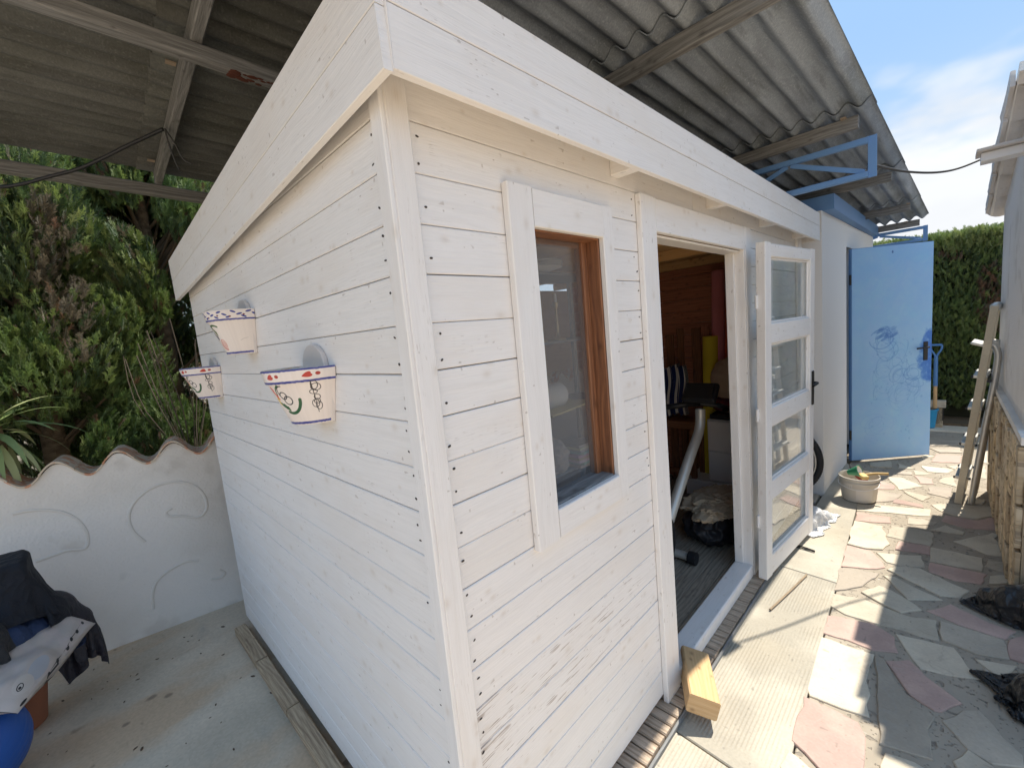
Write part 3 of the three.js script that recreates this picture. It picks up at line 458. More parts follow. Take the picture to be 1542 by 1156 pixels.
// ---------------------------------------------------------------- garden wall with its crest of roof tiles
const wallAng = Math.atan(0.15), gwall = thing('garden_wall', 'white plastered garden wall with scroll relief and wavy tile crest', 'wall', [0, 0, -2.655], -wallAng);
const wave = (x) => 1.143 + 0.052 * Math.cos(((x + 0.171) / 0.266) * 2 * Math.PI);
{
  const s = new THREE.Shape(); s.moveTo(-6, -0.05); s.lineTo(4.1, -0.05); for (let x = 4.1; x >= -6; x -= 0.0133) s.lineTo(x, wave(x)); s.lineTo(-6, -0.05);
  const g = new THREE.ExtrudeGeometry(s, { depth: 0.20, bevelEnabled: false }); g.translate(0, 0, -0.20); part(gwall, 'wall_body', planar(g, 0, 1), M.stucco);
  const r = 0.266 / 2;
  for (let k = -44; k < 31; k++) {       // every half wave is a tile, arch or trough
    const xc = -0.171 + k * r, up = k % 2 === 0, pts = [], n = 10;
    for (let i = 0; i <= n; i++) { const x = xc + (i / n - 0.5) * r * (up ? 1.10 : 1.06), th = up ? 0.012 : 0.004; pts.push([x, wave(x) + 0.001 + (up ? 0.006 : 0)]); }
    const q = new THREE.Shape(); pts.forEach(([x, y], i) => (i ? q.lineTo(x, y) : q.moveTo(x, y))); [...pts].reverse().forEach(([x, y]) => q.lineTo(x, y + 0.012));
    const g = new THREE.ExtrudeGeometry(q, { depth: 0.235 + rr(-0.006, 0.006), bevelEnabled: false }); g.translate(0, 0, -0.222 + rr(-0.004, 0.004)); part(gwall, 'tile', planar(g, 0, 2, rr(0, 2), rr(0, 2)), M.clay);
  }
  const scrolls = [
  [-0.388, 0.605, -0.433, 0.697, -0.438, 0.794, -0.397, 0.875, -0.319, 0.932, -0.245, 0.947, -0.163, 0.934, -0.089, 0.880, -0.051, 0.792, -0.057, 0.707, -0.102, 0.671, -0.185, 0.707, -0.251, 0.729, -0.262, 0.761, -0.228, 0.778],
  [-0.413, 0.158, -0.400, 0.266, -0.366, 0.336, -0.297, 0.378, -0.208, 0.398, -0.144, 0.379],
  [-0.098, 0.224, -0.041, 0.214, -0.020, 0.236, -0.045, 0.269],
  [-0.895, 0.963, -0.840, 0.963, -0.771, 0.945, -0.702, 0.904, -0.652, 0.835, -0.631, 0.744, -0.651, 0.667, -0.719, 0.681, -0.770, 0.676, -0.854, 0.666],
  ];
  for (const v of scrolls) { const pts = []; for (let i = 0; i < v.length; i += 2) pts.push([v[i] * Math.cos(wallAng) + v[i] * 0.15 * Math.sin(wallAng), v[i + 1], 0.0005]); part(gwall, 'scroll_relief', tube(pts, 0.0085, 60, 8).scale(1, 1, 0.42), std({ color: lin(0.70, 0.665, 0.61), roughness: 0.95 })); }
}

// ---------------------------------------------------------------- masonry store with the blue beam and door
const store = thing('masonry_store', 'white rendered store beyond the shed with blue beam and blue door', 'building');
const wz = (x) => 0.110 + 0.031 * (x - 4);
const whiteWall = std({ color: lin(0.83, 0.815, 0.79), bumpMap: T.stuccoB, bumpScale: 0.003, roughness: 0.9 });
const poly = (pts, y0, y1) => { const s = new THREE.Shape(pts.map(([x, z]) => new THREE.Vector2(x, -z))), g = new THREE.ExtrudeGeometry(s, { depth: y1 - y0, bevelEnabled: false }); g.rotateX(-Math.PI / 2); g.translate(0, y0, 0); const p = g.attributes.position, n = g.attributes.normal, u = new Float32Array(p.count * 2); for (let i = 0; i < p.count; i++) { u[2 * i] = Math.abs(n.getX(i)) > 0.7 ? p.getZ(i) : p.getX(i); u[2 * i + 1] = Math.abs(n.getY(i)) > 0.7 ? p.getZ(i) : p.getY(i); } g.setAttribute('uv', new THREE.BufferAttribute(u, 2)); return g; };
part(store, 'wall', poly([[4.0, wz(4)], [5.045, wz(5.045)], [5.045, -0.1], [4.25, -0.1], [4.25, -2.4], [4.0, -2.4]], -0.02, 2.462), whiteWall);
part(store, 'wall', poly([[5.0455, wz(5.0455)], [5.88, wz(5.88)], [5.88, -0.1], [5.0455, -0.1]], 2.235, 2.461), whiteWall);
part(store, 'wall', poly([[5.8805, wz(5.88)], [6.75, wz(6.75)], [6.75, -2.4], [4.2505, -2.4], [4.2505, -2.2], [6.55, -2.2], [6.55, -0.1], [5.8805, -0.1]], -0.02, 2.462), whiteWall);
part(store, 'roof_slab', poly([[4.02, -0.05], [6.73, -0.05], [6.73, -2.38], [4.02, -2.38]], 2.4625, 2.54), M.backing);
part(store, 'beam', poly([[4.05, 0.190], [6.85, 0.245], [6.85, -0.04], [4.05, -0.06]], 2.4635, 2.585), M.blue);
beam(store, 'door_frame', M.blue, [5.0465, 0.0, 0.10], [5.075, 2.23, 0.137], 'y', 0.001);
// blue steel door leaf with scrawled touch-up paint
{
  const c = document.createElement('canvas'); c.width = 512; c.height = 1400; const x = c.getContext('2d'), r = mulberry(88);
  x.fillStyle = 'rgb(140,180,223)'; x.fillRect(0, 0, 512, 1400);
  for (let i = 0; i < 900; i++) { x.globalAlpha = 0.03; x.fillStyle = r() < 0.5 ? 'rgb(120,165,218)' : 'rgb(172,203,232)'; x.beginPath(); x.ellipse(r() * 512, r() * 1400, 20 + r() * 90, 8 + r() * 40, r() * 3, 0, 7); x.fill(); }
  x.strokeStyle = 'rgb(58,112,186)'; x.lineCap = 'round';
  const scrawl = (cx, cy, rx, ry, n, a, w) => { for (let i = 0; i < n; i++) { x.globalAlpha = a * (0.4 + r()); x.lineWidth = w * (0.5 + r()); x.beginPath(); x.ellipse(cx + (r() - 0.5) * rx * 0.5, cy + (r() - 0.5) * ry * 0.7, rx * (0.25 + r() * 0.5), ry * (0.12 + r() * 0.3), (r() - 0.5) * 1.2, r() * 6, r() * 6 + 3); x.stroke(); } };
  scrawl(215, 640, 110, 190, 16, 0.3, 5); scrawl(300, 780, 90, 260, 18, 0.26, 4); scrawl(400, 880, 80, 150, 14, 0.28, 4); scrawl(330, 1000, 130, 200, 16, 0.16, 3); scrawl(200, 860, 90, 260, 9, 0.18, 4); scrawl(160, 1180, 150, 160, 10, 0.12, 3);
  for (let i = 0; i < 260; i++) { x.globalAlpha = 0.22; x.fillStyle = 'rgb(45,105,190)'; x.beginPath(); const t = r(), q = r(); x.ellipse(512 - 95 * Math.pow(q, 1.6) * (1 - Math.abs(t - 0.55) * 1.2), 560 + t * 330, 6 + r() * 22, 5 + r() * 14, r() * 3, 0, 7); x.fill(); }
  for (let i = 0; i < 70; i++) { x.globalAlpha = 0.18; x.fillStyle = 'rgb(50,100,175)'; x.beginPath(); x.ellipse(90 + r() * 380, 560 + r() * 720, 2 + r() * 4, 3 + r() * 9, r() * 3, 0, 7); x.fill(); }
  x.globalAlpha = 0.25; x.fillStyle = 'rgb(52,104,180)'; for (let i = 0; i < 36; i++) { x.beginPath(); x.ellipse(150 + r() * 130, 520 + r() * 80, 8 + r() * 24, 4 + r() * 9, -0.5, 0, 7); x.fill(); }
  x.globalAlpha = 1; x.fillStyle = 'rgb(70,110,165)'; x.beginPath(); x.ellipse(256, 40, 6, 9, 0, 0, 7); x.fill();
  const t = new THREE.CanvasTexture(c); t.colorSpace = THREE.SRGBColorSpace;
  const d = new THREE.Group(); d.name = 'door'; d.position.set(5.068, 0, 0.168); d.rotation.y = -Math.atan2(0.580, 0.545); store.add(d);
  const DW = 0.80;
  part(d, 'door_plate', new THREE.BoxGeometry(DW, 2.18, 0.036), M.blue, [DW / 2, 1.115, 0]);
  part(d, 'door_sheet', new THREE.BoxGeometry(0.792, 2.17, 0.003).toNonIndexed(), std({ map: t, roughness: 0.45 }), [DW / 2, 1.115, 0.0202]);
  const hs = [new RoundedBoxGeometry(0.042, 0.19, 0.008, 3, 0.004).translate(0.735, 1.12, 0.026), tube([[0.735, 1.16, 0.03], [0.735, 1.16, 0.062], [0.70, 1.16, 0.07], [0.615, 1.155, 0.068]], 0.009, 18, 8)];
  part(d, 'handle', join(hs), M.metalDark); part(d, 'handle', new RoundedBoxGeometry(0.042, 0.19, 0.008, 3, 0.004), M.metalDark, [0.735, 1.12, -0.024]);
  for (const y of [0.3, 1.9]) part(d, 'hinge', new THREE.CylinderGeometry(0.010, 0.010, 0.10, 10), M.metalDark, [-0.004, y, 0.01]);
}

// ---------------------------------------------------------------- house across the path
const house = thing('small_house', 'white rendered lean-to house with stone plinth and tiled verge', 'house');
const HX0 = 3.0, HX1 = 4.72, HZ = 1.168, eave = 2.335, sl = 0.272, vy = (x) => eave + sl * (4.88 - x);
{
  const s = new THREE.Shape(); s.moveTo(2.92, 0.0); s.lineTo(HX1, 0.0); s.lineTo(HX1, vy(HX1) - 0.06); s.lineTo(2.92, vy(2.92) - 0.06); s.closePath();
  const g = new THREE.ExtrudeGeometry(s, { depth: 3.4, bevelEnabled: false }); g.translate(0, 0, HZ);
  part(house, 'wall', planar(g, 0, 1), std({ map: T.stucco, bumpMap: T.stuccoB, bumpScale: 0.005, color: lin(1.06, 1.06, 1.08), roughness: 0.95 }));
  const cap = poly([[2.75, HZ + 0.2], [2.75, 1.136], [HX1 + 0.012, 1.136], [HX1 + 0.012, HZ + 0.2]].reverse(), 0.895, 0.935); part(house, 'plinth_cap', cap, std({ map: T.stucco, bumpMap: T.stuccoB, bumpScale: 0.01 }));
  // rubble facing: upright irregular stones
  const r = mulberry(412); let x = 2.76;
  part(house, 'plinth_bed', new THREE.BoxGeometry(HX1 - 2.76, 0.895, 0.20), std({ map: T.mortar, color: lin(0.9, 0.8, 0.65) }), [(2.76 + HX1) / 2, 0.447, HZ + 0.087]);
  while (x < HX1 - 0.02) {
    const w = Math.min(0.075 + r() * 0.085, HX1 + 0.005 - x); let y = -0.01 - r() * 0.1;
    while (y < 0.88) {
      const h = 0.14 + r() * 0.30, y0 = Math.max(0, y), y1 = Math.min(0.89, y + h); y += h;
      if (y1 - y0 < 0.04 || w < 0.03) continue;
      const pts = [], gp = 0.006, J = () => (r() - 0.5) * 0.022; const n = 3;
      for (let i = 0; i < n; i++) pts.push([x + gp + (w - 2 * gp) * (i / n) + J() * 0.6, y0 + gp + Math.abs(J())]);
      for (let i = 0; i < n + 1; i++) pts.push([x + w - gp + J(), mix(y0 + gp, y1 - gp, i / (n + 1))]);
      for (let i = 0; i < n; i++) pts.push([x + w - gp - (w - 2 * gp) * (i / n), y1 - gp - Math.abs(J())]);
      for (let i = 0; i < n + 1; i++) pts.push([x + gp + J(), mix(y1 - gp, y0 + gp, i / (n + 1))]);
      const q = new THREE.Shape(pts.map(([a, b]) => new THREE.Vector2(a, b))), dp = 0.006 + r() * 0.011, g2 = new THREE.ExtrudeGeometry(q, { depth: dp, bevelEnabled: true, bevelThickness: 0.006, bevelSize: 0.005, bevelOffset: -0.005, bevelSegments: 2 });
      g2.translate(0, 0, HZ - 0.0135 - dp - 0.006); const m = std({ map: T.ochre, color: lin(...[[1.25, 1.2, 1.1], [1, 1, 1], [0.85, 0.8, 0.75], [1.3, 1.3, 1.3]][Math.floor(r() * 4)]), bumpMap: T.mortarB, bumpScale: 0.006, roughness: 0.9 }); part(house, 'stone', planar(g2, 0, 1, r() * 3, r() * 3), m);
    }
    x += w;
  }
  // sloping roof: deck board and rows of curved tiles, the verge row lapping over the wall
  const len = Math.hypot(1, sl), dir = -Math.atan(sl), pale = std({ map: T.stucco, color: lin(0.82, 0.80, 0.80), bumpMap: T.concreteB, bumpScale: 0.003, roughness: 0.85 });
  const deckG = new THREE.BoxGeometry((4.88 - 3.06) * len, 0.05, 3.5); part(house, 'roof_deck', deckG, std({ map: T.stucco, color: lin(1.1, 1.1, 1.1) }), [(4.88 + 3.06) / 2, vy(3.97) - 0.035, 1.10 + 1.75], [0, 0, dir]);
  for (let row = 0; row < 12; row++) for (let k = 0; k < 5; k++) {
    const R0 = 0.080, tl = 0.40, g = new THREE.CylinderGeometry(R0, R0 * 0.86, tl, 10, 1, true, 0, Math.PI).rotateZ(-Math.PI / 2).rotateX(row % 2 ? 0 : 0);
    const shell = join([g, new THREE.CylinderGeometry(R0 - 0.013, R0 * 0.86 - 0.013, tl, 10, 1, true, 0, Math.PI).rotateZ(-Math.PI / 2), new THREE.RingGeometry(R0 - 0.013, R0, 10, 1, 0, Math.PI).rotateY(Math.PI / 2).translate(tl / 2, 0, 0)]);
    const xm = 4.72 - k * 0.335; part(house, 'roof_tile', shell, pale, [xm, vy(xm) + 0.004, 1.150 + row * 0.19 + rr(-0.006, 0.006)], [0, 0, dir + 0.035]);
  }
  const vg = []; for (let k = 0; k < 5; k++) vg.push(k);
  for (const k of vg) { const xm = 4.70 - k * 0.335; part(house, 'verge_tile', timber([0.40, 0.085, 0.020], 'x', 0.003), pale, [xm, vy(xm) - 0.008, 1.083 + rr(-0.003, 0.003)], [0, 0, dir + 0.075]); }
  beam(house, 'corbel', M.white, [3.44, 2.445, 0.99], [3.56, 2.495, 1.17], 'z', 0.004); beam(house, 'corbel_tile', pale, [3.40, 2.497, 0.97], [3.60, 2.517, 1.17], 'z', 0.004);
}

// ---------------------------------------------------------------- corrugated carport roof
const carport = thing('corrugated_roof', 'corrugated cement sheet roof on timber joists above the shed', 'roof', [0, 2.935, 0]);
carport.rotation.set(0, -0.0386, -0.0494, 'YZX');
const PW = 0.114, JX = [-1.02, -0.085, 1.42, 2.93, 4.36, 5.76, 6.80];
function sheetGeo(L, wid) {
  const P = [], U = [], I = [], per = 10, n = Math.round((wid / PW) * per), u0 = rr(0, 5), v0 = rr(0, 5), A = 0.0215, th = 0.0065;
  for (let s = 0; s < 2; s++) for (let e = 0; e < 2; e++) for (let i = 0; i <= n; i++) { const z = -(i / n) * wid, a = (z / PW) * 2 * Math.PI; let y = A * Math.cos(a); P.push((e - 0.5) * L, y + s * th, z); U.push(u0 + e * L, v0 + z * 1.3); }
  const id = (s, e, i) => (s * 2 + e) * (n + 1) + i;
  for (let i = 0; i < n; i++) { I.push(id(0, 0, i), id(0, 0, i + 1), id(0, 1, i + 1), id(0, 0, i), id(0, 1, i + 1), id(0, 1, i)); I.push(id(1, 0, i), id(1, 1, i + 1), id(1, 0, i + 1), id(1, 0, i), id(1, 1, i), id(1, 1, i + 1)); for (const e of [0, 1]) I.push(id(0, e, i), id(1, e, i), id(1, e, i + 1), id(0, e, i), id(1, e, i + 1), id(0, e, i + 1)); }
  for (const i of [0, n]) I.push(id(0, 0, i), id(0, 1, i), id(1, 1, i), id(0, 0, i), id(1, 1, i), id(1, 0, i));
  let g = new THREE.BufferGeometry(); g.setAttribute('position', new THREE.Float32BufferAttribute(P, 3)); g.setAttribute('uv', new THREE.Float32BufferAttribute(U, 2)); g.setIndex(I);
  g = g.toNonIndexed(); g.computeVertexNormals(); const nn = g.attributes.normal, pp = g.attributes.position;   // smooth along the wave, crisp at the edges
  for (let i = 0; i < pp.count; i++) { if (Math.abs(nn.getX(i)) > 0.5) continue; const z = pp.getZ(i), sl = -(A * 2 * Math.PI / PW) * Math.sin((z / PW) * 2 * Math.PI), s = nn.getY(i) > 0 ? 1 : -1, q = s / Math.hypot(1, sl); nn.setXYZ(i, 0, q, -sl * q); }
  return g;
}
const sheetMats = [[0.27, 0.28, 0.27], [0.33, 0.345, 0.33], [0.30, 0.31, 0.30], [0.62, 0.72, 0.86], [0.68, 0.78, 0.92], [0.72, 0.82, 0.97]].map((s) => std({ map: T.sheet, color: lin(...s), bumpMap: T.concreteB, bumpScale: 0.0015, roughness: 0.92 }));  // first three tints carry the shade of the left bays in their colour
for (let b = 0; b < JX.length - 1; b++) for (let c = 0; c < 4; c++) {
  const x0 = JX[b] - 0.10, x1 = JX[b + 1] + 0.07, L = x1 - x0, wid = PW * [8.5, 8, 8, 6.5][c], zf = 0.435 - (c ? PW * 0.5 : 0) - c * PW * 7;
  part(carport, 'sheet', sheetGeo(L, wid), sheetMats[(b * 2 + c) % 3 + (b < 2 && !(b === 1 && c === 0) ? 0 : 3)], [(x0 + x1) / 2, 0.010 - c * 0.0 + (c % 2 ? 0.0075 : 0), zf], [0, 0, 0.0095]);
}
JX.forEach((x, i) => {
  beam(carport, 'joist', M.greyWood, [x - 0.019, -0.092, -2.74], [x + 0.019, -0.019, i >= 3 ? 0.36 : 0.405], 'z', 0.004);
  for (const z of [0.30, -1.45, -2.5]) part(carport, 'roof_hook', new THREE.BoxGeometry(0.035, 0.004, 0.028), M.deck, [x - 0.042, -0.026, z + rr(-0.06, 0.06)]);
});
const rust = std({ color: lin(0.10, 0.03, 0.018), roughness: 0.9 });
beam(carport, 'beam', M.greyWood, [-1.7, -0.148, -1.135], [0.9, -0.093, -1.085], 'x', 0.004);
beam(carport, 'beam', M.greyWood, [-1.9, -0.158, -2.79], [6.9, -0.093, -2.73], 'x', 0.004);
{ const gs = []; for (let i = 0; i < 34; i++) { const t = Math.pow(rnd(), 1.7), g = new THREE.IcosahedronGeometry(0.006 + 0.010 * rnd() * (1 - t), 0).scale(1.6, 0.25, 0.9); g.translate(0.02 + t * 0.22, -0.149 + rr(-0.001, 0.0008), -1.11 + rr(-0.026, 0.026)); gs.push(g); } part(carport, 'rust_scale', join(gs), rust).userData.kind = 'stuff'; }

// blue trusses that carry the roof over the path
function truss(label, x, zEnd, yTop, h, zBack) {
  const t = thing('steel_truss', label, 'truss', [x, yTop, zEnd], 0, 'blue trusses under the corrugated roof'), d = zBack - zEnd;
  part(t, 'top_chord', bar([0, -0.02, 0], [0, -0.02, d], 0.035, 0.034), M.blue); part(t, 'bottom_chord', bar([0, -h + 0.02, 0], [0, -h + 0.02, d], 0.040, 0.034), M.blue);
  part(t, 'end_post', bar([0, 0.001, 0.018], [0, -h - 0.001, 0.018], 0.006, 0.042), M.blue);
  let z = 0, up = false; while (z > d + 0.2) { const z2 = z - 0.40; part(t, 'diagonal', bar([0.004, up ? -0.04 : -h + 0.04, z - 0.02], [0.004, up ? -h + 0.04 : -0.04, z2], 0.012, 0.028), M.blue); z = z2; up = !up; }
  return t;
}
truss('near blue steel truss sticking out past the shed fascia with a cable', 2.98, 0.512, 2.655, 0.235, -1.5);
truss('far blue steel truss above the open blue door', 6.80, 0.655, 2.50, 0.18, -0.5);

// cables
function cable(name, label, pts, r, mat, cat = 'cable') { const t = tag(part(scene, name, tube(pts, r, 48, 7), mat), label, cat); return t; }
cable('overhead_cable', 'thin grey cable sagging from the near blue truss to the house roof', [[2.98, 2.50, 0.51], [3.25, 2.455, 0.67], [3.62, 2.47, 0.86], [3.98, 2.575, 1.06]], 0.007, M.cableGrey);
cable('loose_cable', 'black cable drooping from a roof joist across to the left', [[-0.06, 2.835, -1.86], [-0.17, 2.80, -2.02], [-0.36, 2.715, -2.22], [-0.47, 2.68, -2.3], [-0.66, 2.625, -2.4], [-1.3, 2.6, -2.5]], 0.0085, M.black);
cable('wire_end', 'longer bare wire end hanging under the roof joist', [[-0.055, 2.835, -1.85], [-0.048, 2.76, -1.85], [-0.035, 2.665, -1.83], [-0.03, 2.64, -1.82]], 0.004, M.cableGrey, 'wire');
cable('wire_end', 'bent wire end curling beside the longer one under the joist', [[-0.052, 2.835, -1.855], [-0.02, 2.77, -1.86], [0.005, 2.705, -1.86], [0.03, 2.69, -1.85]], 0.004, M.cableGrey, 'wire');

// ---------------------------------------------------------------- planting
// one cypress spray: a flat fan of narrow leaf scales, lying in its own xy plane, stem along +y
function sprayGeo(n, seed, wide = 1) {
  const r = mulberry(seed), P = [], q = (ax, ay, bx, by, w, z) => { const dx = bx - ax, dy = by - ay, L = Math.hypot(dx, dy), nx = (-dy / L) * w, ny = (dx / L) * w, mx = ax + dx * 0.45, my = ay + dy * 0.45; P.push(ax, ay, 0, mx + nx, my + ny, z, bx, by, z * 1.5, ax, ay, 0, bx, by, z * 1.5, mx - nx, my - ny, z * 0.4); };
  q(0, 0, 0, 1, 0.035, 0.02);
  for (let i = 0; i < n; i++) { const t = 0.12 + 0.8 * (i / n), s = i % 2 ? 1 : -1, L = (0.52 - 0.34 * t) * (0.7 + 0.6 * r()), a = (0.75 - 0.25 * t) * wide + (r() - 0.5) * 0.3; const x2 = s * Math.sin(a * 0.85) * L * 0.58, y2 = t + Math.cos(a) * L; q(0, t, x2, y2, 0.020 + 0.014 * r(), (r() - 0.5) * 0.12); if (i < n - 3) { const a2 = a + 0.5; q(x2 * 0.5, t + (y2 - t) * 0.5, x2 * 0.5 + s * Math.sin(a2) * L * 0.4, t + (y2 - t) * 0.5 + Math.cos(a2) * L * 0.4, 0.02, 0.03); } }
  const g = new THREE.BufferGeometry(); g.setAttribute('position', new THREE.Float32BufferAttribute(P, 3)); g.computeVertexNormals(); return g;
}
const SPRAY = [sprayGeo(16, 1), sprayGeo(15, 2, 1.1)];
const leafMat = new THREE.MeshPhysicalMaterial({ color: 0xffffff, roughness: 0.75, side: THREE.DoubleSide, transmission: 0.45, thickness: 0 });
const GREENS = [[0.10, 0.175, 0.045], [0.145, 0.22, 0.055], [0.21, 0.285, 0.075], [0.065, 0.12, 0.038], [0.28, 0.33, 0.11]], BROWNS = [[0.20, 0.12, 0.07], [0.19, 0.16, 0.11], [0.26, 0.14, 0.08]];
function foliage(parent, name, spots, seed) {       // spots: [x, y, z, nx, ny, nz, size, colour]
  const im = new THREE.InstancedMesh(SPRAY[seed % 2], leafMat, spots.length), m = new THREE.Matrix4(), r = mulberry(seed), Y = new THREE.Vector3(), Z = new THREE.Vector3(), X = new THREE.Vector3(), c = new THREE.Color();
  spots.forEach((s, i) => {
    Y.set(s[3] + (r() - 0.5) * 0.75, s[4] + (r() - 0.5) * 0.5, s[5] + (r() - 0.5) * 0.75).normalize(); Z.set(r() - 0.5, r() - 0.5, r() - 0.5).normalize(); X.crossVectors(Y, Z).normalize(); Z.crossVectors(X, Y);
    m.makeBasis(X.multiplyScalar(s[6]), Y.clone().multiplyScalar(s[6]), Z.multiplyScalar(s[6])).setPosition(s[0], s[1], s[2]); im.setMatrixAt(i, m); const k = s[7], f = 0.75 + 0.5 * r(); im.setColorAt(i, c.setRGB(k[0] * f, k[1] * f, k[2] * f));
  });
  im.name = name; im.userData.kind = 'stuff'; im.castShadow = im.receiveShadow = true; parent.add(im); return im;
}
const barkMat = std({ map: T.edge, color: lin(0.55, 0.5, 0.45), roughness: 0.95 });
// cypress: trunk, limbs and a crown of leaf sprays gathered into uneven clumps
function cypress(label, x, z, h, R, y0, count, seed, dead, dead2) {
  const t = thing('cypress_tree', label, 'tree', [x, 0, z]), r = mulberry(seed), spots = [], limbs = [];
  const clumps = []; const nC = Math.round(46 * R * h / 1.6);
  for (let i = 0; i < nC; i++) { const y = y0 + (h - y0) * Math.pow(r(), 0.85), tt = (y - y0) / (h - y0), pr = R * Math.pow(clamp(1.02 - tt), 0.42) * (0.62 + 0.42 * r()) * (0.72 + 0.28 * sstep(0, 0.16, tt)), a = r() * 6.283; clumps.push([Math.cos(a) * pr, y, Math.sin(a) * pr, 0.13 + 0.15 * r(), a, r()]); }
  for (let i = 0; i < count; i++) {
    const c = clumps[Math.floor(r() * clumps.length)], s = c[3] * (0.8 + 0.2 * c[5]); let u = r() * 2 - 1, a = r() * 6.283, q = Math.sqrt(1 - u * u), rad = s * Math.pow(r(), 0.33); const x = c[0] + Math.cos(a) * q * rad, y = c[1] + u * rad * 1.5, zz = c[2] + Math.sin(a) * q * rad;
    const out = Math.hypot(x, zz) || 1; let col = GREENS[Math.floor((c[5] * 3 + r() * 2)) % 5]; const dz = dead2 ? Math.hypot((x - dead2[0]) / dead2[3], (y - dead2[1]) / dead2[4], (zz - dead2[2]) / 0.35) : 9; if (c[5] < dead) col = BROWNS[Math.floor(r() * 3)]; else if (r() < 0.06 || (dz < 1 && r() < 0.8)) col = BROWNS[dz < 1 && r() < 0.85 ? 1 : Math.floor(r() * 3)];
    spots.push([x, y, zz, (x / out) * 0.55, 0.9, (zz / out) * 0.55, 0.065 + 0.075 * r(), col]);
  }
  for (const c of clumps) if (c[5] < 0.55 || r() < 0.3) limbs.push(tube([[0, Math.max(0.3, c[1] - 0.45), 0], [c[0] * 0.5, c[1] - 0.2, c[2] * 0.5], [c[0] * 0.95, c[1] + 0.05, c[2] * 0.95]], 0.008 + 0.008 * r(), 6, 5));
  part(t, 'trunk', join([new THREE.CylinderGeometry(0.035, 0.09, h * 0.9, 9).translate(0, h * 0.45, 0), ...limbs]), barkMat);
  foliage(t, 'crown', spots, seed); return t;
}
cypress('bushy cypress bulging over the garden wall, pale dead twigs on it', -0.72, -3.72, 3.3, 0.70, 1.05, 36000, 501, 0.05, [0.20, 2.25, 0.62, 0.12, 0.55]);
cypress('cypress at the far left of the hedge above the yucca', -1.75, -3.75, 3.5, 0.75, 1.15, 27000, 502, 0.08);
cypress('bright green cypress just left of the shed fascia', 0.05, -3.95, 3.9, 0.80, 0.85, 36000, 503, 0.0);
cypress('tall cypress rising behind the bushy one', -0.60, -4.75, 4.6, 0.85, 0.9, 24000, 504, 0.03);
cypress('cypress mostly hidden behind the shed', 1.15, -3.95, 4.0, 0.8, 0.9, 12000, 505, 0.05);
cypress('tall dark cypress at the back left', -2.1, -5.0, 4.8, 0.9, 0.8, 18000, 506, 0.04);
cypress('tall cypress far behind the shed roof', 0.9, -5.1, 4.9, 0.9, 0.8, 14000, 507, 0.03);
// bare shrub in the gap by the shed corner
{
  const t = thing('bare_shrub', 'leafless grey shrub above the garden wall beside the shed corner', 'shrub', [-0.02, 0.9, -3.12]), r = mulberry(77), gs = [];
  for (let i = 0; i < 14; i++) { const a = r() * 6.28, l = 0.10 + r() * 0.20; gs.push(tube([[0, -0.9, 0], [Math.cos(a) * l * 0.35, 0.15, Math.sin(a) * l * 0.35], [Math.cos(a) * l, 0.45 + r() * 0.2, Math.sin(a) * l], [Math.cos(a + 0.3) * l * 1.2, 0.75 + r() * 0.45, Math.sin(a + 0.3) * l * 1.2]], 0.0015 + 0.003 * r(), 14, 6)); }
  part(t, 'branches', join(gs), std({ color: lin(0.10, 0.08, 0.06), roughness: 0.95 }));
}
// yucca with long arching leaves
{
  const t = thing('yucca', 'yucca with long pale green strap leaves behind the garden wall', 'plant', [-0.93, 0, -3.02]), r = mulberry(99), leafs = [0, 1].map((k) => std({ color: k ? lin(0.50, 0.55, 0.27) : lin(0.26, 0.34, 0.13), roughness: 0.5 }));
  part(t, 'trunk', new THREE.CylinderGeometry(0.05, 0.07, 1.45, 10).translate(0, 0.72, 0), barkMat);
  for (let i = 0; i < 46; i++) {
    const a = i * 2.4 + r() * 0.4, e = 1.25 - 2.3 * (i / 46) + (r() - 0.5) * 0.3, L = 0.34 + 0.16 * r(), P = [], I = [], n = 8, w = 0.017 + 0.007 * r(); let x = 0, y = 1.45 - 0.1 * (i / 46), el = e;
    for (let k = 0; k <= n; k++) { const s = w * Math.sin(Math.PI * Math.min(1, 0.25 + 0.75 * (k / n))) + 0.001, cy = 0.004 * (1 - k / n); for (const sd of [-1, 0, 1]) P.push(Math.cos(a) * x - Math.sin(a) * s * sd, y + (sd ? cy : 0), Math.sin(a) * x + Math.cos(a) * s * sd); x += Math.cos(el) * (L / n); y += Math.sin(el) * (L / n); el -= 0.13 + 0.05 * r(); }
    for (let k = 0; k < n; k++) for (const o of [0, 1]) { const p = k * 3 + o; I.push(p, p + 1, p + 4, p, p + 4, p + 3); }
    const g = new THREE.BufferGeometry(); g.setAttribute('position', new THREE.Float32BufferAttribute(P, 3)); g.setIndex(I); g.computeVertexNormals(); part(t, 'leaf', g, leafs[r() < 0.45 ? 1 : 0]);
  }
}
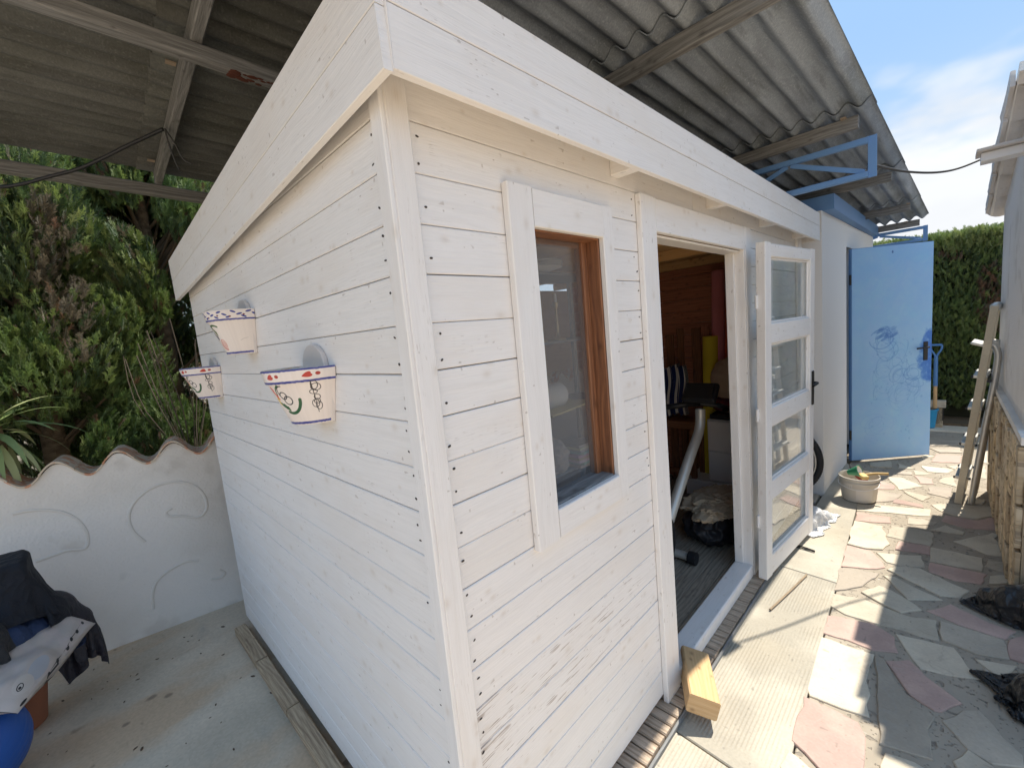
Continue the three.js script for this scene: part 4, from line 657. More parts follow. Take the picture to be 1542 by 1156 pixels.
// clipped cypress hedge across the end of the path
{
  const t = thing('clipped_hedge', 'tall clipped cypress hedge closing the end of the path', 'hedge', [7.42, 0, 0]), r = mulberry(610), spots = [];
  const zA = -2.6, zB = 3.6, H = 2.36;
  for (let i = 0; i < 46000; i++) {
    const z = mix(zA, zB, r()), top = r() < 0.3; let x, y, n; const bump = 0.09 * (vn3(z * 2.2, i % 2 ? 0 : 1, 3, 9) - 0.5);
    if (top) { y = H - 0.02 + (r() - 0.7) * 0.10; x = r() * 0.75; n = [0, 1, 0]; } else { y = 0.12 + Math.pow(r(), 0.9) * (H - 0.12); x = 0.04 + r() * r() * 0.30; n = [-0.55, 0.8, 0]; }
    x += 0.16 * (vn3(z * 3.1, y * 2.3, 7, 12) - 0.5) + bump * 0.4; const dk = vn3(z * 1.6, y * 1.6, 1, 15), br = vn3(z * 2.4 + 9, y * 2.4, 2, 16);
    let col = GREENS[Math.floor(r() * 3 + (dk < 0.4 ? 0 : 1)) % 5]; if (br > 0.80 && r() < 0.6) col = BROWNS[Math.floor(r() * 3)]; if (y > H - 0.22) col = GREENS[r() < 0.5 ? 4 : 2];  // sun on the hedge top put into the colour as paler greens
    spots.push([x, y, z, n[0], n[1], n[2], 0.075 + 0.06 * r(), col]);
  }
  const trunks = []; for (let z = zA + 0.2; z < zB; z += 0.42) trunks.push(new THREE.CylinderGeometry(0.02, 0.035, 2.0, 7).translate(0.36 + 0.05 * Math.sin(z * 9), 1.0, z));
  part(t, 'trunks', join(trunks), barkMat).userData.kind = 'stuff';
  part(t, 'inner_core', new THREE.BoxGeometry(0.55, 2.28, zB - zA - 0.1).translate(0.48, 1.17, (zA + zB) / 2), std({ color: lin(0.02, 0.022, 0.012), roughness: 1 }));  // one solid near-black box filling the inside behind the sprays
  foliage(t, 'leaf_face', spots, 611);
}
struct('planting_bed', slab([[7.16, -2.6], [7.16, 3.6], [9.2, 3.6], [9.2, -2.6]], 0.03, 0.09, 0.01), std({ map: T.mortar, color: lin(0.35, 0.28, 0.2), bumpMap: T.mortarB, bumpScale: 0.02, roughness: 1 }));

// ---------------------------------------------------------------- painted wall pots
function potCanvas(kind) {
  const c = document.createElement('canvas'); c.width = 1024; c.height = 512; const x = c.getContext('2d'), r = mulberry(kind ? 5 : 9);
  x.fillStyle = 'rgb(232,222,214)'; x.fillRect(0, 0, 1024, 512); x.lineCap = 'round';
  for (let i = 0; i < 220; i++) { x.globalAlpha = 0.05; x.fillStyle = r() < 0.5 ? 'rgb(215,200,190)' : 'rgb(245,238,232)'; x.fillRect(r() * 1024, 0, 2 + r() * 18, 512); }
  x.globalAlpha = 1; const blue = 'rgb(52,62,140)';
  const line = (y, h) => { x.fillStyle = blue; for (let i = 0; i < 1024; i += 16) { x.globalAlpha = 0.8 + 0.2 * r(); x.fillRect(i, y + (r() - 0.5) * 3, 17, h + (r() - 0.5) * 3); } x.globalAlpha = 1; };
  const stroke = (col, w, f) => { x.strokeStyle = col; x.lineWidth = w; x.beginPath(); f(); x.stroke(); };
  line(478, 22);
  if (kind === 0) {
    line(0, 16); line(98, 20);
    for (const h of [60, 330, 600, 860]) { x.fillStyle = 'rgb(190,58,50)'; x.beginPath(); x.moveTo(h - 34, 68); x.bezierCurveTo(h - 5, 18, h + 30, 22, h + 22, 50); x.bezierCurveTo(h + 42, 56, h + 26, 96, h - 34, 68); x.fill(); x.fillStyle = 'rgb(165,45,40)'; x.beginPath(); x.arc(h + 62, 52, 15, 0, 7); x.fill(); }
    for (let k = 0; k < 2; k++) {
      const o = k * -480 + 0;
      for (let i = 0; i < 12; i++) { x.fillStyle = i % 3 ? 'rgb(214,72,58)' : 'rgb(236,120,80)'; x.beginPath(); x.ellipse(505 + o + i * 5 + (r() - 0.5) * 26, 150 + i * 9, 18, 9, 0.7, 0, 7); x.fill(); }
      for (let i = 0; i < 7; i++) { x.fillStyle = 'rgb(228,196,52)'; x.beginPath(); x.ellipse(527 + o + (r() - 0.5) * 24, 250 + i * 9, 13, 8, 0.6, 0, 7); x.fill(); }
      for (let i = 0; i < 8; i++) { x.fillStyle = 'rgb(52,96,58)'; x.beginPath(); x.ellipse(560 + o + i * 9, 310 + i * 5 + (r() - 0.5) * 22, 26, 9, 0.5 + i * 0.12, 0, 7); x.fill(); }
      stroke('rgb(48,92,60)', 26, () => { x.moveTo(600 + o, 378); x.bezierCurveTo(670 + o, 415, 750 + o, 370, 762 + o, 268); }); stroke('rgb(48,92,60)', 12, () => { x.moveTo(560 + o, 215); x.quadraticCurveTo(565 + o, 150, 620 + o, 130); });
      stroke('rgb(34,34,40)', 9, () => { x.moveTo(645 + o, 138); x.bezierCurveTo(580 + o, 130, 575 + o, 215, 610 + o, 250); x.moveTo(658 + o, 225); x.arc(628 + o, 225, 32, 0, 6.3); x.moveTo(694 + o, 270); x.arc(658 + o, 270, 38, 0, 6.3); });
      stroke('rgb(40,40,46)', 5.5, () => { x.moveTo(868 + o, 112); x.lineTo(886 + o, 400); for (let i = 0; i < 7; i++) { const y = 150 + i * 34 + 14 * Math.sin(i * 5), q = 20 + 13 * r(), dx = 12 * Math.sin(i * 2.3); x.moveTo(886 + o + dx + q, y); x.ellipse(886 + o + dx, y, q, 18 + 22 * r(), 0, 0, 6.3); } });
    }
  } else {
    line(100, 18);
    for (let i = 0; i < 26; i++) { x.fillStyle = blue; x.beginPath(); const px = 20 + i * 40 + (r() - 0.5) * 14; x.ellipse(px, 25 + (i % 3) * 28, 24, 10, (i % 2 ? 0.5 : -0.3), 0, 7); x.fill(); }
    x.fillStyle = 'rgb(110,40,48)'; for (let i = 0; i < 9; i++) { x.beginPath(); x.arc(60 + i * 110, 62 + (i % 2) * 14, 9, 0, 7); x.fill(); }
    for (let k = 0; k < 2; k++) {
      const o = k * -470;
      stroke('rgb(70,100,62)', 20, () => { x.moveTo(490 + o, 178); x.quadraticCurveTo(560 + o, 140, 640 + o, 180); });
      for (let i = 0; i < 9; i++) { x.fillStyle = 'rgb(72,104,60)'; x.beginPath(); x.ellipse(500 + o + i * 9, 165 + i * 12, 34, 8, 0.5 + i * 0.15, 0, 7); x.fill(); }
      x.fillStyle = 'rgb(36,40,96)'; for (let i = 0; i < 5; i++) { x.beginPath(); x.arc(480 + o + i * 16, 240 + i * 18, 17, 0, 7); x.fill(); }
      stroke('rgb(205,130,120)', 9, () => { for (const q of [14, 30, 46]) { x.moveTo(610 + o + q, 385); x.ellipse(610 + o, 385, q, q * 1.25, 0, 0, 6.3); } });
      stroke('rgb(205,130,120)', 16, () => { x.moveTo(560 + o, 380); x.quadraticCurveTo(580 + o, 450, 640 + o, 445); });
    }
    stroke('rgb(150,140,140)', 2, () => { x.moveTo(860, 350); x.lineTo(900, 330); x.lineTo(945, 325); });
  }
  const t = new THREE.CanvasTexture(c); t.colorSpace = THREE.SRGBColorSpace; return t;
}
const potTex = [potCanvas(0), potCanvas(1)], glazeW = std({ color: lin(0.72, 0.66, 0.62), roughness: 0.3 }), rawClay = std({ map: T.clay, color: lin(1.5, 1.9, 2.2), roughness: 0.85 });
function wallPot(label, zc, yRim, R, D, H, kind, plate) {
  const t = thing('wall_pot', label, 'flower pot', [-0.0015, yRim, zc], 0, 'painted pots on the shed end wall'), k = D / R, rb = 0.60;
  const prof = [[rb * 0.94, 0], [rb, 0.02], [mix(rb, 0.9, 0.35), 0.27], [mix(rb, 0.9, 0.7), 0.53], [0.90, 0.745], [0.945, 0.765], [0.955, 0.80], [1.0, 0.985], [0.985, 1.0]].map(([a, b]) => new THREE.Vector2(a * R, (b - 1) * H));
  const body = new THREE.LatheGeometry(prof, 40, Math.PI, Math.PI); const p = body.attributes.position, u = body.attributes.uv; for (let i = 0; i < p.count; i++) u.setY(i, (p.getY(i) + H) / H); body.scale(k, 1, 1); body.computeVertexNormals();
  part(t, 'pot_body', body, std({ map: potTex[kind], roughness: 0.28 }));
  const inn = new THREE.LatheGeometry([[0.985, 1.0], [0.93, 0.97], [0.82, 0.6], [0.55, 0.08], [0.0, 0.06]].map(([a, b]) => new THREE.Vector2(a * R, (b - 1) * H)), 40, Math.PI, Math.PI); inn.scale(k, 1, 1); part(t, 'inside', inn, rawClay);
  const bot = new THREE.CircleGeometry(rb * 0.94 * R, 24, 0, Math.PI).rotateX(Math.PI / 2).rotateY(Math.PI / 2).scale(k, 1, 1).translate(0, -H, 0); part(t, 'base', bot, rawClay);
  const s = new THREE.Shape(); s.moveTo(-rb * R, -H); s.lineTo(rb * R, -H); s.lineTo(R * 0.985, -0.002); s.lineTo(plate[0], 0); s.absellipse(0, 0, plate[0], plate[1], 0, Math.PI, false); s.lineTo(-R * 0.985, -0.002); s.lineTo(-rb * R, -H);
  const hole = new THREE.Path(); hole.absellipse(0, plate[1] * 0.55, 0.006, 0.006, 0, 6.2832); s.holes.push(hole);
  const pg = new THREE.ExtrudeGeometry(s, { depth: 0.009, bevelEnabled: true, bevelThickness: 0.003, bevelSize: 0.003, bevelOffset: -0.003, bevelSegments: 2, curveSegments: 20 }); pg.rotateY(-Math.PI / 2).translate(-0.001, 0, 0); part(t, 'back_plate', pg, glazeW);
  return t;
}
wallPot('largest painted wall pot, lowest and nearest, with hearts and black scrolls', -0.535, 1.655, 0.132, 0.158, 0.170, 0, [0.085, 0.066]);
wallPot('upper painted wall pot with blue leaf rim and pink snail', -1.205, 1.890, 0.118, 0.150, 0.175, 1, [0.07, 0.045]);
wallPot('farthest painted wall pot overhanging the shed back corner', -1.945, 1.672, 0.118, 0.158, 0.168, 0, [0.07, 0.045]);

// ---------------------------------------------------------------- heap at the left
const clothMat = (r, g, b, rough = 0.85) => new THREE.MeshPhysicalMaterial({ color: lin(r, g, b), roughness: rough, sheen: 0.06, sheenRoughness: 0.6, side: THREE.DoubleSide, bumpMap: T.wrinkB, bumpScale: 0.012 });
{
  const t = thing('gym_ball', 'big blue ball at the bottom left corner under the heap', 'ball', [-1.095, 0.20, -1.955]);
  const pr = []; for (let i = 0; i <= 60; i++) { const a = -Math.PI / 2 + Math.PI * i / 60, rib = Math.abs(Math.sin(a)) < 0.8 ? 0.0015 * Math.sin(a * 46) : 0; pr.push(new THREE.Vector2(Math.max(0.0001, Math.cos(a) * (0.20 + rib)), Math.sin(a) * 0.199)); }
  part(t, 'ball_shell', new THREE.LatheGeometry(pr, 64), std({ color: lin(0.012, 0.085, 0.36), roughness: 0.42 }), [0, 0, 0], [0.5, 0, 0.3]); part(t, 'plug', new THREE.CylinderGeometry(0.012, 0.012, 0.006, 12), M.white, [0.1, 0.172, 0.05]);
}
{
  const t = thing('plant_pot', 'terracotta pot standing behind the blue ball', 'flower pot', [-0.985, 0, -2.34]);
  part(t, 'pot_body', new THREE.LatheGeometry([[0.001, 0.01], [0.085, 0.01], [0.09, 0.0], [0.095, 0.004], [0.128, 0.235], [0.142, 0.237], [0.145, 0.28], [0.135, 0.285], [0.128, 0.27], [0.10, 0.05], [0.001, 0.05]].map((p) => new THREE.Vector2(...p)), 40), std({ color: lin(0.30, 0.115, 0.06), bumpMap: T.concreteB, bumpScale: 0.001, roughness: 0.85 }));
}
{ // printed sack: a pillow with a pinched end, pale with dark marks along the seam and an eyelet ring
  const t = thing('printed_sack', 'pale grey printed sack lying across the ball and the pot', 'sack', [-0.875, 0.44, -2.06]), P = [], U = [], I = [], n = 40, m = 26;
  for (let s = 0; s < 2; s++) for (let i = 0; i <= n; i++) for (let j = 0; j <= m; j++) { const u = i / n, v = j / m, e = Math.pow(Math.max(0, 16 * u * (1 - u) * v * (1 - v)), 0.42), wr = 0.026 * (vn3(u * 9, v * 7, 1, 31) - 0.5) * e + 0.034 * e * (vn3(u * 4, v * 3, 4, 32) - 0.5); P.push((u - 0.5) * 0.56, (s ? 1 : -1) * (0.058 * e + 0.0015) + wr + 0.012 * Math.sin(u * 9), (v - 0.5) * 0.27 * (0.88 + 0.12 * e)); U.push(u, v); }
  const id = (s, i, j) => s * (n + 1) * (m + 1) + i * (m + 1) + j; for (let s = 0; s < 2; s++) for (let i = 0; i < n; i++) for (let j = 0; j < m; j++) I.push(id(s, i, j), id(s, i + 1, j + 1), id(s, i + 1, j), id(s, i, j), id(s, i, j + 1), id(s, i + 1, j + 1));
  const g = new THREE.BufferGeometry(); g.setAttribute('position', new THREE.Float32BufferAttribute(P, 3)); g.setAttribute('uv', new THREE.Float32BufferAttribute(U, 2)); g.setIndex(I); g.computeVertexNormals();
  const c = document.createElement('canvas'); c.width = 1024; c.height = 512; const x = c.getContext('2d'), r = mulberry(3); x.fillStyle = 'rgb(176,168,162)'; x.fillRect(0, 0, 1024, 512);
  for (let i = 0; i < 90; i++) { x.globalAlpha = 0.10; x.fillStyle = ['rgb(205,198,190)', 'rgb(150,145,142)', 'rgb(190,178,170)'][i % 3]; x.beginPath(); x.ellipse(r() * 1024, r() * 512, 30 + r() * 120, 12 + r() * 50, r() * 3, 0, 7); x.fill(); }
  x.globalAlpha = 1; x.fillStyle = 'rgb(162,166,174)'; x.beginPath(); x.ellipse(320, 400, 120, 56, -0.15, 0, 7); x.fill(); x.fillStyle = 'rgb(184,178,172)'; x.beginPath(); x.ellipse(160, 400, 80, 60, 0, 0, 7); x.fill();
  x.strokeStyle = 'rgb(22,22,26)'; x.lineWidth = 6; x.beginPath(); x.ellipse(130, 396, 27, 17, -0.3, 0, 7); x.stroke(); x.fillStyle = 'rgb(22,22,26)'; x.beginPath(); x.ellipse(124, 399, 11, 9, 0, 0, 7); x.fill();
  x.beginPath(); for (const [a, b] of [[330, 496], [470, 470], [620, 462], [690, 440], [800, 430], [900, 418]]) x.ellipse(a, b, 20, 13, -0.6, 0, 7); x.fill(); x.lineWidth = 13; x.beginPath(); x.moveTo(330, 500); x.lineTo(470, 486); x.stroke(); x.beginPath(); x.ellipse(60, 490, 30, 10, 0, 0, 7); x.fill();
  const tx = new THREE.CanvasTexture(c); tx.colorSpace = THREE.SRGBColorSpace; tx.flipY = false;
  part(t, 'sack_body', g, std({ map: tx, roughness: 0.5 })); t.rotation.set(0.5, 1.15, 0.05, 'YXZ');
}
function clothLump(name, label, cat, pos, size, seed, mat, opt, rot) { const t = thing(name, label, cat, pos); part(t, name + '_body', lump(size[0], size[1], size[2], seed, opt), mat, [0, 0, 0], rot); return t; }
const gwz = (x, z) => Math.max(z, -2.650 + 0.15 * x);
clothLump('stuffed_bag', 'stuffed black bag under the coat in the middle of the heap', 'bag', [-0.955, 0.47, -2.33], [0.15, 0.19, 0.15], 49, clothMat(0.012, 0.012, 0.015), { amp: 0.2, freq: 1.6, floor: -1 });
cloth('black_coat', 'black coat draped over the top of the heap', 'coat', clothMat(0.008, 0.010, 0.016), { n: 52, w: 0.66, d: 0.62, at: [-0.985, 0.94, -2.33], turn: 0.25, seed: 41, lift: 0.07, solids: [[-0.975, 0.68, -2.33, 0.135, 0.160, 0.125], [-0.87, 0.52, -2.30, 0.13], [-0.95, 0.55, -2.22, 0.12]], squeeze: 0.80, wall: gwz, stiff: 1.2 });
cloth('dark_jacket', 'dark purple-black jacket slumped at the right of the heap', 'jacket', clothMat(0.022, 0.020, 0.028, 0.6), { n: 52, w: 0.50, d: 0.46, at: [-0.80, 0.64, -2.42], turn: 0.6, seed: 43, solids: [[-0.83, 0.47, -2.43, 0.115], [-0.745, 0.39, -2.42, 0.075], [-0.72, 0.28, -2.44, 0.065]], squeeze: 0.66, lift: 0.10, wall: gwz, stiff: 0.5, steps: 110 });
cloth('navy_cloth', 'crumpled navy blue cloth on top of the pale sack', 'cloth', clothMat(0.018, 0.038, 0.10, 0.8), { n: 52, w: 0.44, d: 0.46, at: [-0.885, 0.68, -2.22], turn: 0.9, seed: 45, solids: [[-0.88, 0.49, -2.22, 0.075], [-0.815, 0.445, -2.28, 0.06], [-0.94, 0.52, -2.14, 0.075], [-0.86, 0.40, -2.15, 0.06], [-0.90, 0.44, -2.32, 0.10]], squeeze: 0.74, lift: 0.08, floor: 0.34, stiff: 0.5, steps: 90 });
cloth('charcoal_cloth', 'charcoal cloth hanging at the left frame edge of the heap', 'cloth', clothMat(0.026, 0.027, 0.030), { w: 0.60, d: 0.5, at: [-1.06, 0.78, -2.06], turn: 0.5, seed: 46, solids: [[-1.07, 0.56, -2.08, 0.15], [-1.0, 0.50, -2.15, 0.10], [-1.095, 0.20, -1.955, 0.20]], squeeze: 0.85, wall: gwz, stiff: 1 });

// ---------------------------------------------------------------- on the path
{ // offcut of beam
  const t = thing('timber_block', 'offcut of yellow timber beam resting on the deck slats by the door', 'timber block', [1.205, 0.088, 0.098]), o = new THREE.Group();
  part(t, 'block_body', timber([0.30, 0.082, 0.122], 'x', 0.006, 0.2, 0.31), M.block); t.rotation.set(0.26, 0.50, -0.05, 'YXZ');
}
tag(part(scene, 'stick', tube([[2.015, 0.012, 0.179], [2.26, 0.0125, 0.222], [2.506, 0.012, 0.261]], 0.0055, 10, 7), M.edge), 'thin wooden stick lying on the concrete strip', 'stick');
{
  const t = thing('garden_tongs', 'dark metal tongs lying on the concrete below the door', 'tongs', [2.84, 0.010, 0.17]);
  part(t, 'arm', tube([[0.0, 0, -0.07], [0.012, 0.002, 0.0], [0.004, 0, 0.075]], 0.0045, 12, 6), M.metalDark); part(t, 'arm', tube([[0.03, 0, -0.065], [0.03, 0.004, -0.01], [0.006, 0.006, 0.075]], 0.0045, 12, 6), M.metalDark); part(t, 'pivot', new THREE.CylinderGeometry(0.008, 0.008, 0.012, 10), M.metalDark, [0.016, 0.004, -0.05]);
}
{ // thin translucent shopping bag
  cloth('plastic_bag', 'crumpled white plastic bag lying below the free edge of the door', 'bag', new THREE.MeshPhysicalMaterial({ color: lin(0.84, 0.84, 0.84), roughness: 0.32, transmission: 0.3, thickness: 0, side: THREE.DoubleSide, bumpMap: T.wrinkB, bumpScale: 0.014 }), { n: 60, w: 0.62, d: 0.36, at: [3.33, 0.30, 0.165], turn: -0.12, seed: 61, solids: [[3.22, 0.035, 0.14, 0.05], [3.34, 0.06, 0.15, 0.07], [3.46, 0.025, 0.20, 0.04]], squeeze: 0.74, lift: 0.09, stiff: 0.4, steps: 110, wall: (x, z) => Math.max(z, 0.03) });
}
{
  const t = thing('bucket', 'white plastic tub of tools with a torn label on the path', 'bucket', [4.02, 0.004, 0.355]), wp = std({ color: lin(0.62, 0.57, 0.49), bumpMap: T.stuccoB, bumpScale: 0.001, roughness: 0.45 });
  part(t, 'tub', new THREE.LatheGeometry([[0.001, 0.004], [0.110, 0.002], [0.118, 0.012], [0.131, 0.160], [0.139, 0.163], [0.139, 0.176], [0.134, 0.178], [0.137, 0.196], [0.143, 0.200], [0.143, 0.212], [0.135, 0.213], [0.131, 0.18], [0.113, 0.02], [0.001, 0.018]].map((p) => new THREE.Vector2(...p)), 56), wp);
  const lab = new THREE.CylinderGeometry(0.1283, 0.1205, 0.095, 20, 1, true, -1.62, 0.95).translate(0, 0.078, 0); part(t, 'label', lab, std({ color: lin(0.70, 0.65, 0.58), roughness: 0.7 }));
  part(t, 'label', new THREE.CylinderGeometry(0.1312, 0.1275, 0.04, 12, 1, true, -2.4, 0.6).translate(0, 0.142, 0), std({ color: lin(0.70, 0.66, 0.60), roughness: 0.7 }));
  part(t, 'bail', tube([[0.02, 0.17, 0.141], [-0.10, 0.145, 0.12], [-0.15, 0.125, 0.0], [-0.10, 0.15, -0.12], [0.02, 0.17, -0.141]], 0.003, 30, 6), M.white);
  const c = thing('plastic_scoop', 'green and white plastic cup tipped over in the tub', 'cup', [3.995, 0.235, 0.285]); part(c, 'cup_body', new THREE.LatheGeometry([[0.020, 0], [0.047, 0.085], [0.050, 0.086], [0.050, 0.090], [0.044, 0.09], [0.018, 0.004], [0.001, 0.003]].map((p) => new THREE.Vector2(...p)), 28), std({ color: lin(0.03, 0.22, 0.11), roughness: 0.4 })); part(c, 'cup_lining', new THREE.ConeGeometry(0.043, 0.075, 24, 1, true).rotateX(Math.PI).translate(0, 0.05, 0), M.white); c.rotation.set(1.1, 0.5, 0.2);
  const b = thing('wooden_brush', 'yellow wooden brush with its handle sticking out of the tub', 'brush', [4.02, 0.226, 0.40]); const w = std({ color: lin(0.62, 0.42, 0.16), roughness: 0.55 });
  part(b, 'brush_head', new RoundedBoxGeometry(0.15, 0.032, 0.055, 4, 0.013), w, [0, 0.0, -0.03], [0, 0.3, 0.1]); part(b, 'brush_handle', tube([[0, 0.0, 0.0], [0.01, 0.012, 0.06], [0.005, 0.018, 0.12], [0, 0.022, 0.15]], 0.011, 16, 8), w); part(b, 'bristles', new THREE.BoxGeometry(0.12, 0.03, 0.04), std({ color: lin(0.25, 0.05, 0.04), roughness: 0.9 }), [0, -0.028, -0.03], [0, 0.3, 0.1]); b.rotation.y = 0.25;
}
// black refuse bags
const film = std({ color: lin(0.011, 0.0115, 0.013), roughness: 0.28, bumpMap: T.wrinkB, bumpScale: 0.016 });
{
  cloth('black_bag', 'black plastic bag with a folded mouth by the house plinth', 'bag', film, { n: 60, w: 0.46, d: 0.38, at: [2.67, 0.36, 1.17], turn: 0.9, seed: 71, solids: [[2.66, 0.08, 1.14, 0.09], [2.60, 0.10, 1.25, 0.11], [2.72, 0.045, 1.06, 0.055], [2.66, 0.14, 1.22, 0.08], [2.75, 0.05, 1.12, 0.06]], squeeze: 0.76, lift: 0.09, stiff: 0.4, steps: 105, wall: (x, z) => (x > 2.78 ? Math.min(z, 1.12) : z) });
  cloth('black_bag', 'nearest black plastic bag at the right edge of the path', 'bag', film, { n: 62, w: 0.66, d: 0.54, at: [1.95, 0.42, 1.23], turn: 0.5, seed: 75, solids: [[1.95, 0.075, 1.16, 0.085], [2.05, 0.08, 1.25, 0.10], [1.84, 0.06, 1.24, 0.09], [1.94, 0.11, 1.32, 0.12], [1.76, 0.05, 1.31, 0.08]], squeeze: 0.76, lift: 0.10, stiff: 0.4, steps: 105 });
}
// folding ladder against the house
{
  const t = thing('step_ladder', 'old aluminium step ladder folded against the house plinth', 'ladder', [4.30, 0.0, 0.955], -0.09), g = std({ map: T.concrete, color: lin(1.55, 1.5, 1.4), roughness: 0.55, metalness: 0.1 }), dk = std({ color: lin(0.045, 0.045, 0.05), roughness: 0.7 });
  for (const x of [0, 0.40]) part(t, 'stile', bar([x, 0, 0], [x * 0.94 + 0.005, 1.56, 0.158], 0.030, 0.044), g);
  part(t, 'top_cap', new RoundedBoxGeometry(0.42, 0.055, 0.055, 3, 0.02), M.alu, [0.20, 1.55, 0.16]);
  [0.21, 0.49, 0.78, 1.03].forEach((y) => { const z = y * 0.101; part(t, 'step', new RoundedBoxGeometry(0.375, 0.026, 0.078, 2, 0.006), M.alu, [0.20, y, z - 0.006]); for (const x of [0.026, 0.37]) part(t, 'step_cap', new RoundedBoxGeometry(0.014, 0.020, 0.10, 2, 0.005), dk, [x, y - 0.004, z - 0.006]); });
  part(t, 'tray', new RoundedBoxGeometry(0.34, 0.014, 0.10, 2, 0.005), M.alu, [0.20, 1.27, 0.085], [0.35, 0, 0]);
  for (const x of [0.03, 0.37]) part(t, 'rear_leg', tube([[x, 0, 0.070], [x, 0.6, 0.128], [x, 1.10, 0.180], [x, 1.21, 0.182], [x, 1.27, 0.160], [x, 1.27, 0.135]], 0.022, 40, 10), M.alu);
  part(t, 'brace', bar([0.03, 0.30, 0.098], [0.37, 0.30, 0.098], 0.02, 0.012), g); part(t, 'brace', bar([0.03, 0.80, 0.142], [0.37, 0.80, 0.142], 0.02, 0.012), g);
  for (const x of [0.0, 0.40]) part(t, 'pivot', new THREE.CylinderGeometry(0.012, 0.012, 0.05, 10).rotateZ(Math.PI / 2), dk, [x, 1.0, 0.145]);
}
{ // spade with a D handle
  const t = thing('spade', 'spade with blue D handle leaning on the hedge', 'spade', [7.02, 0, 0.785]), b = std({ color: lin(0.07, 0.20, 0.45), roughness: 0.45 });
  part(t, 'grip', join([tube([[0, 1.05, -0.052], [0, 1.05, 0.052]], 0.014, 4, 8), tube([[0, 1.05, -0.05], [0, 1.0, -0.048], [0, 0.93, -0.014], [0, 0.89, -0.004]], 0.011, 14, 8), tube([[0, 1.05, 0.05], [0, 1.0, 0.048], [0, 0.93, 0.014], [0, 0.89, 0.004]], 0.011, 14, 8)]), b);
  part(t, 'socket', new THREE.CylinderGeometry(0.019, 0.022, 0.37, 12), b, [0, 0.72, 0]); part(t, 'shaft', new THREE.CylinderGeometry(0.018, 0.020, 0.30, 12), M.block, [0.0, 0.40, 0]);
  const s = new THREE.Shape(); s.moveTo(-0.085, 0.30); s.lineTo(0.085, 0.30); s.lineTo(0.08, 0.08); s.quadraticCurveTo(0.04, 0.03, 0, 0.015); s.quadraticCurveTo(-0.04, 0.03, -0.08, 0.08); part(t, 'blade', new THREE.ExtrudeGeometry(s, { depth: 0.004, bevelEnabled: false }).rotateY(Math.PI / 2), M.metalDark, [0.01, 0.02, 0]);
}
{ const t = thing('concrete_block', 'small grey block behind the spade at the hedge foot', 'block', [7.06, 0.30, 0.80]); part(t, 'block_body', new RoundedBoxGeometry(0.08, 0.09, 0.17, 2, 0.008), M.concrete); part(t, 'block_stem', new RoundedBoxGeometry(0.06, 0.26, 0.12, 2, 0.008), M.ochre, [0, -0.17, 0]); }
{ const t = thing('bucket', 'light blue bucket half hidden behind the blue door', 'bucket', [6.98, 0.003, 0.715]); part(t, 'tub', new THREE.LatheGeometry([[0.001, 0.006], [0.07, 0.002], [0.076, 0.01], [0.098, 0.225], [0.108, 0.228], [0.108, 0.245], [0.096, 0.246], [0.07, 0.02], [0.001, 0.018]].map((p) => new THREE.Vector2(...p)), 40), std({ color: lin(0.03, 0.30, 0.55), roughness: 0.4 })); }
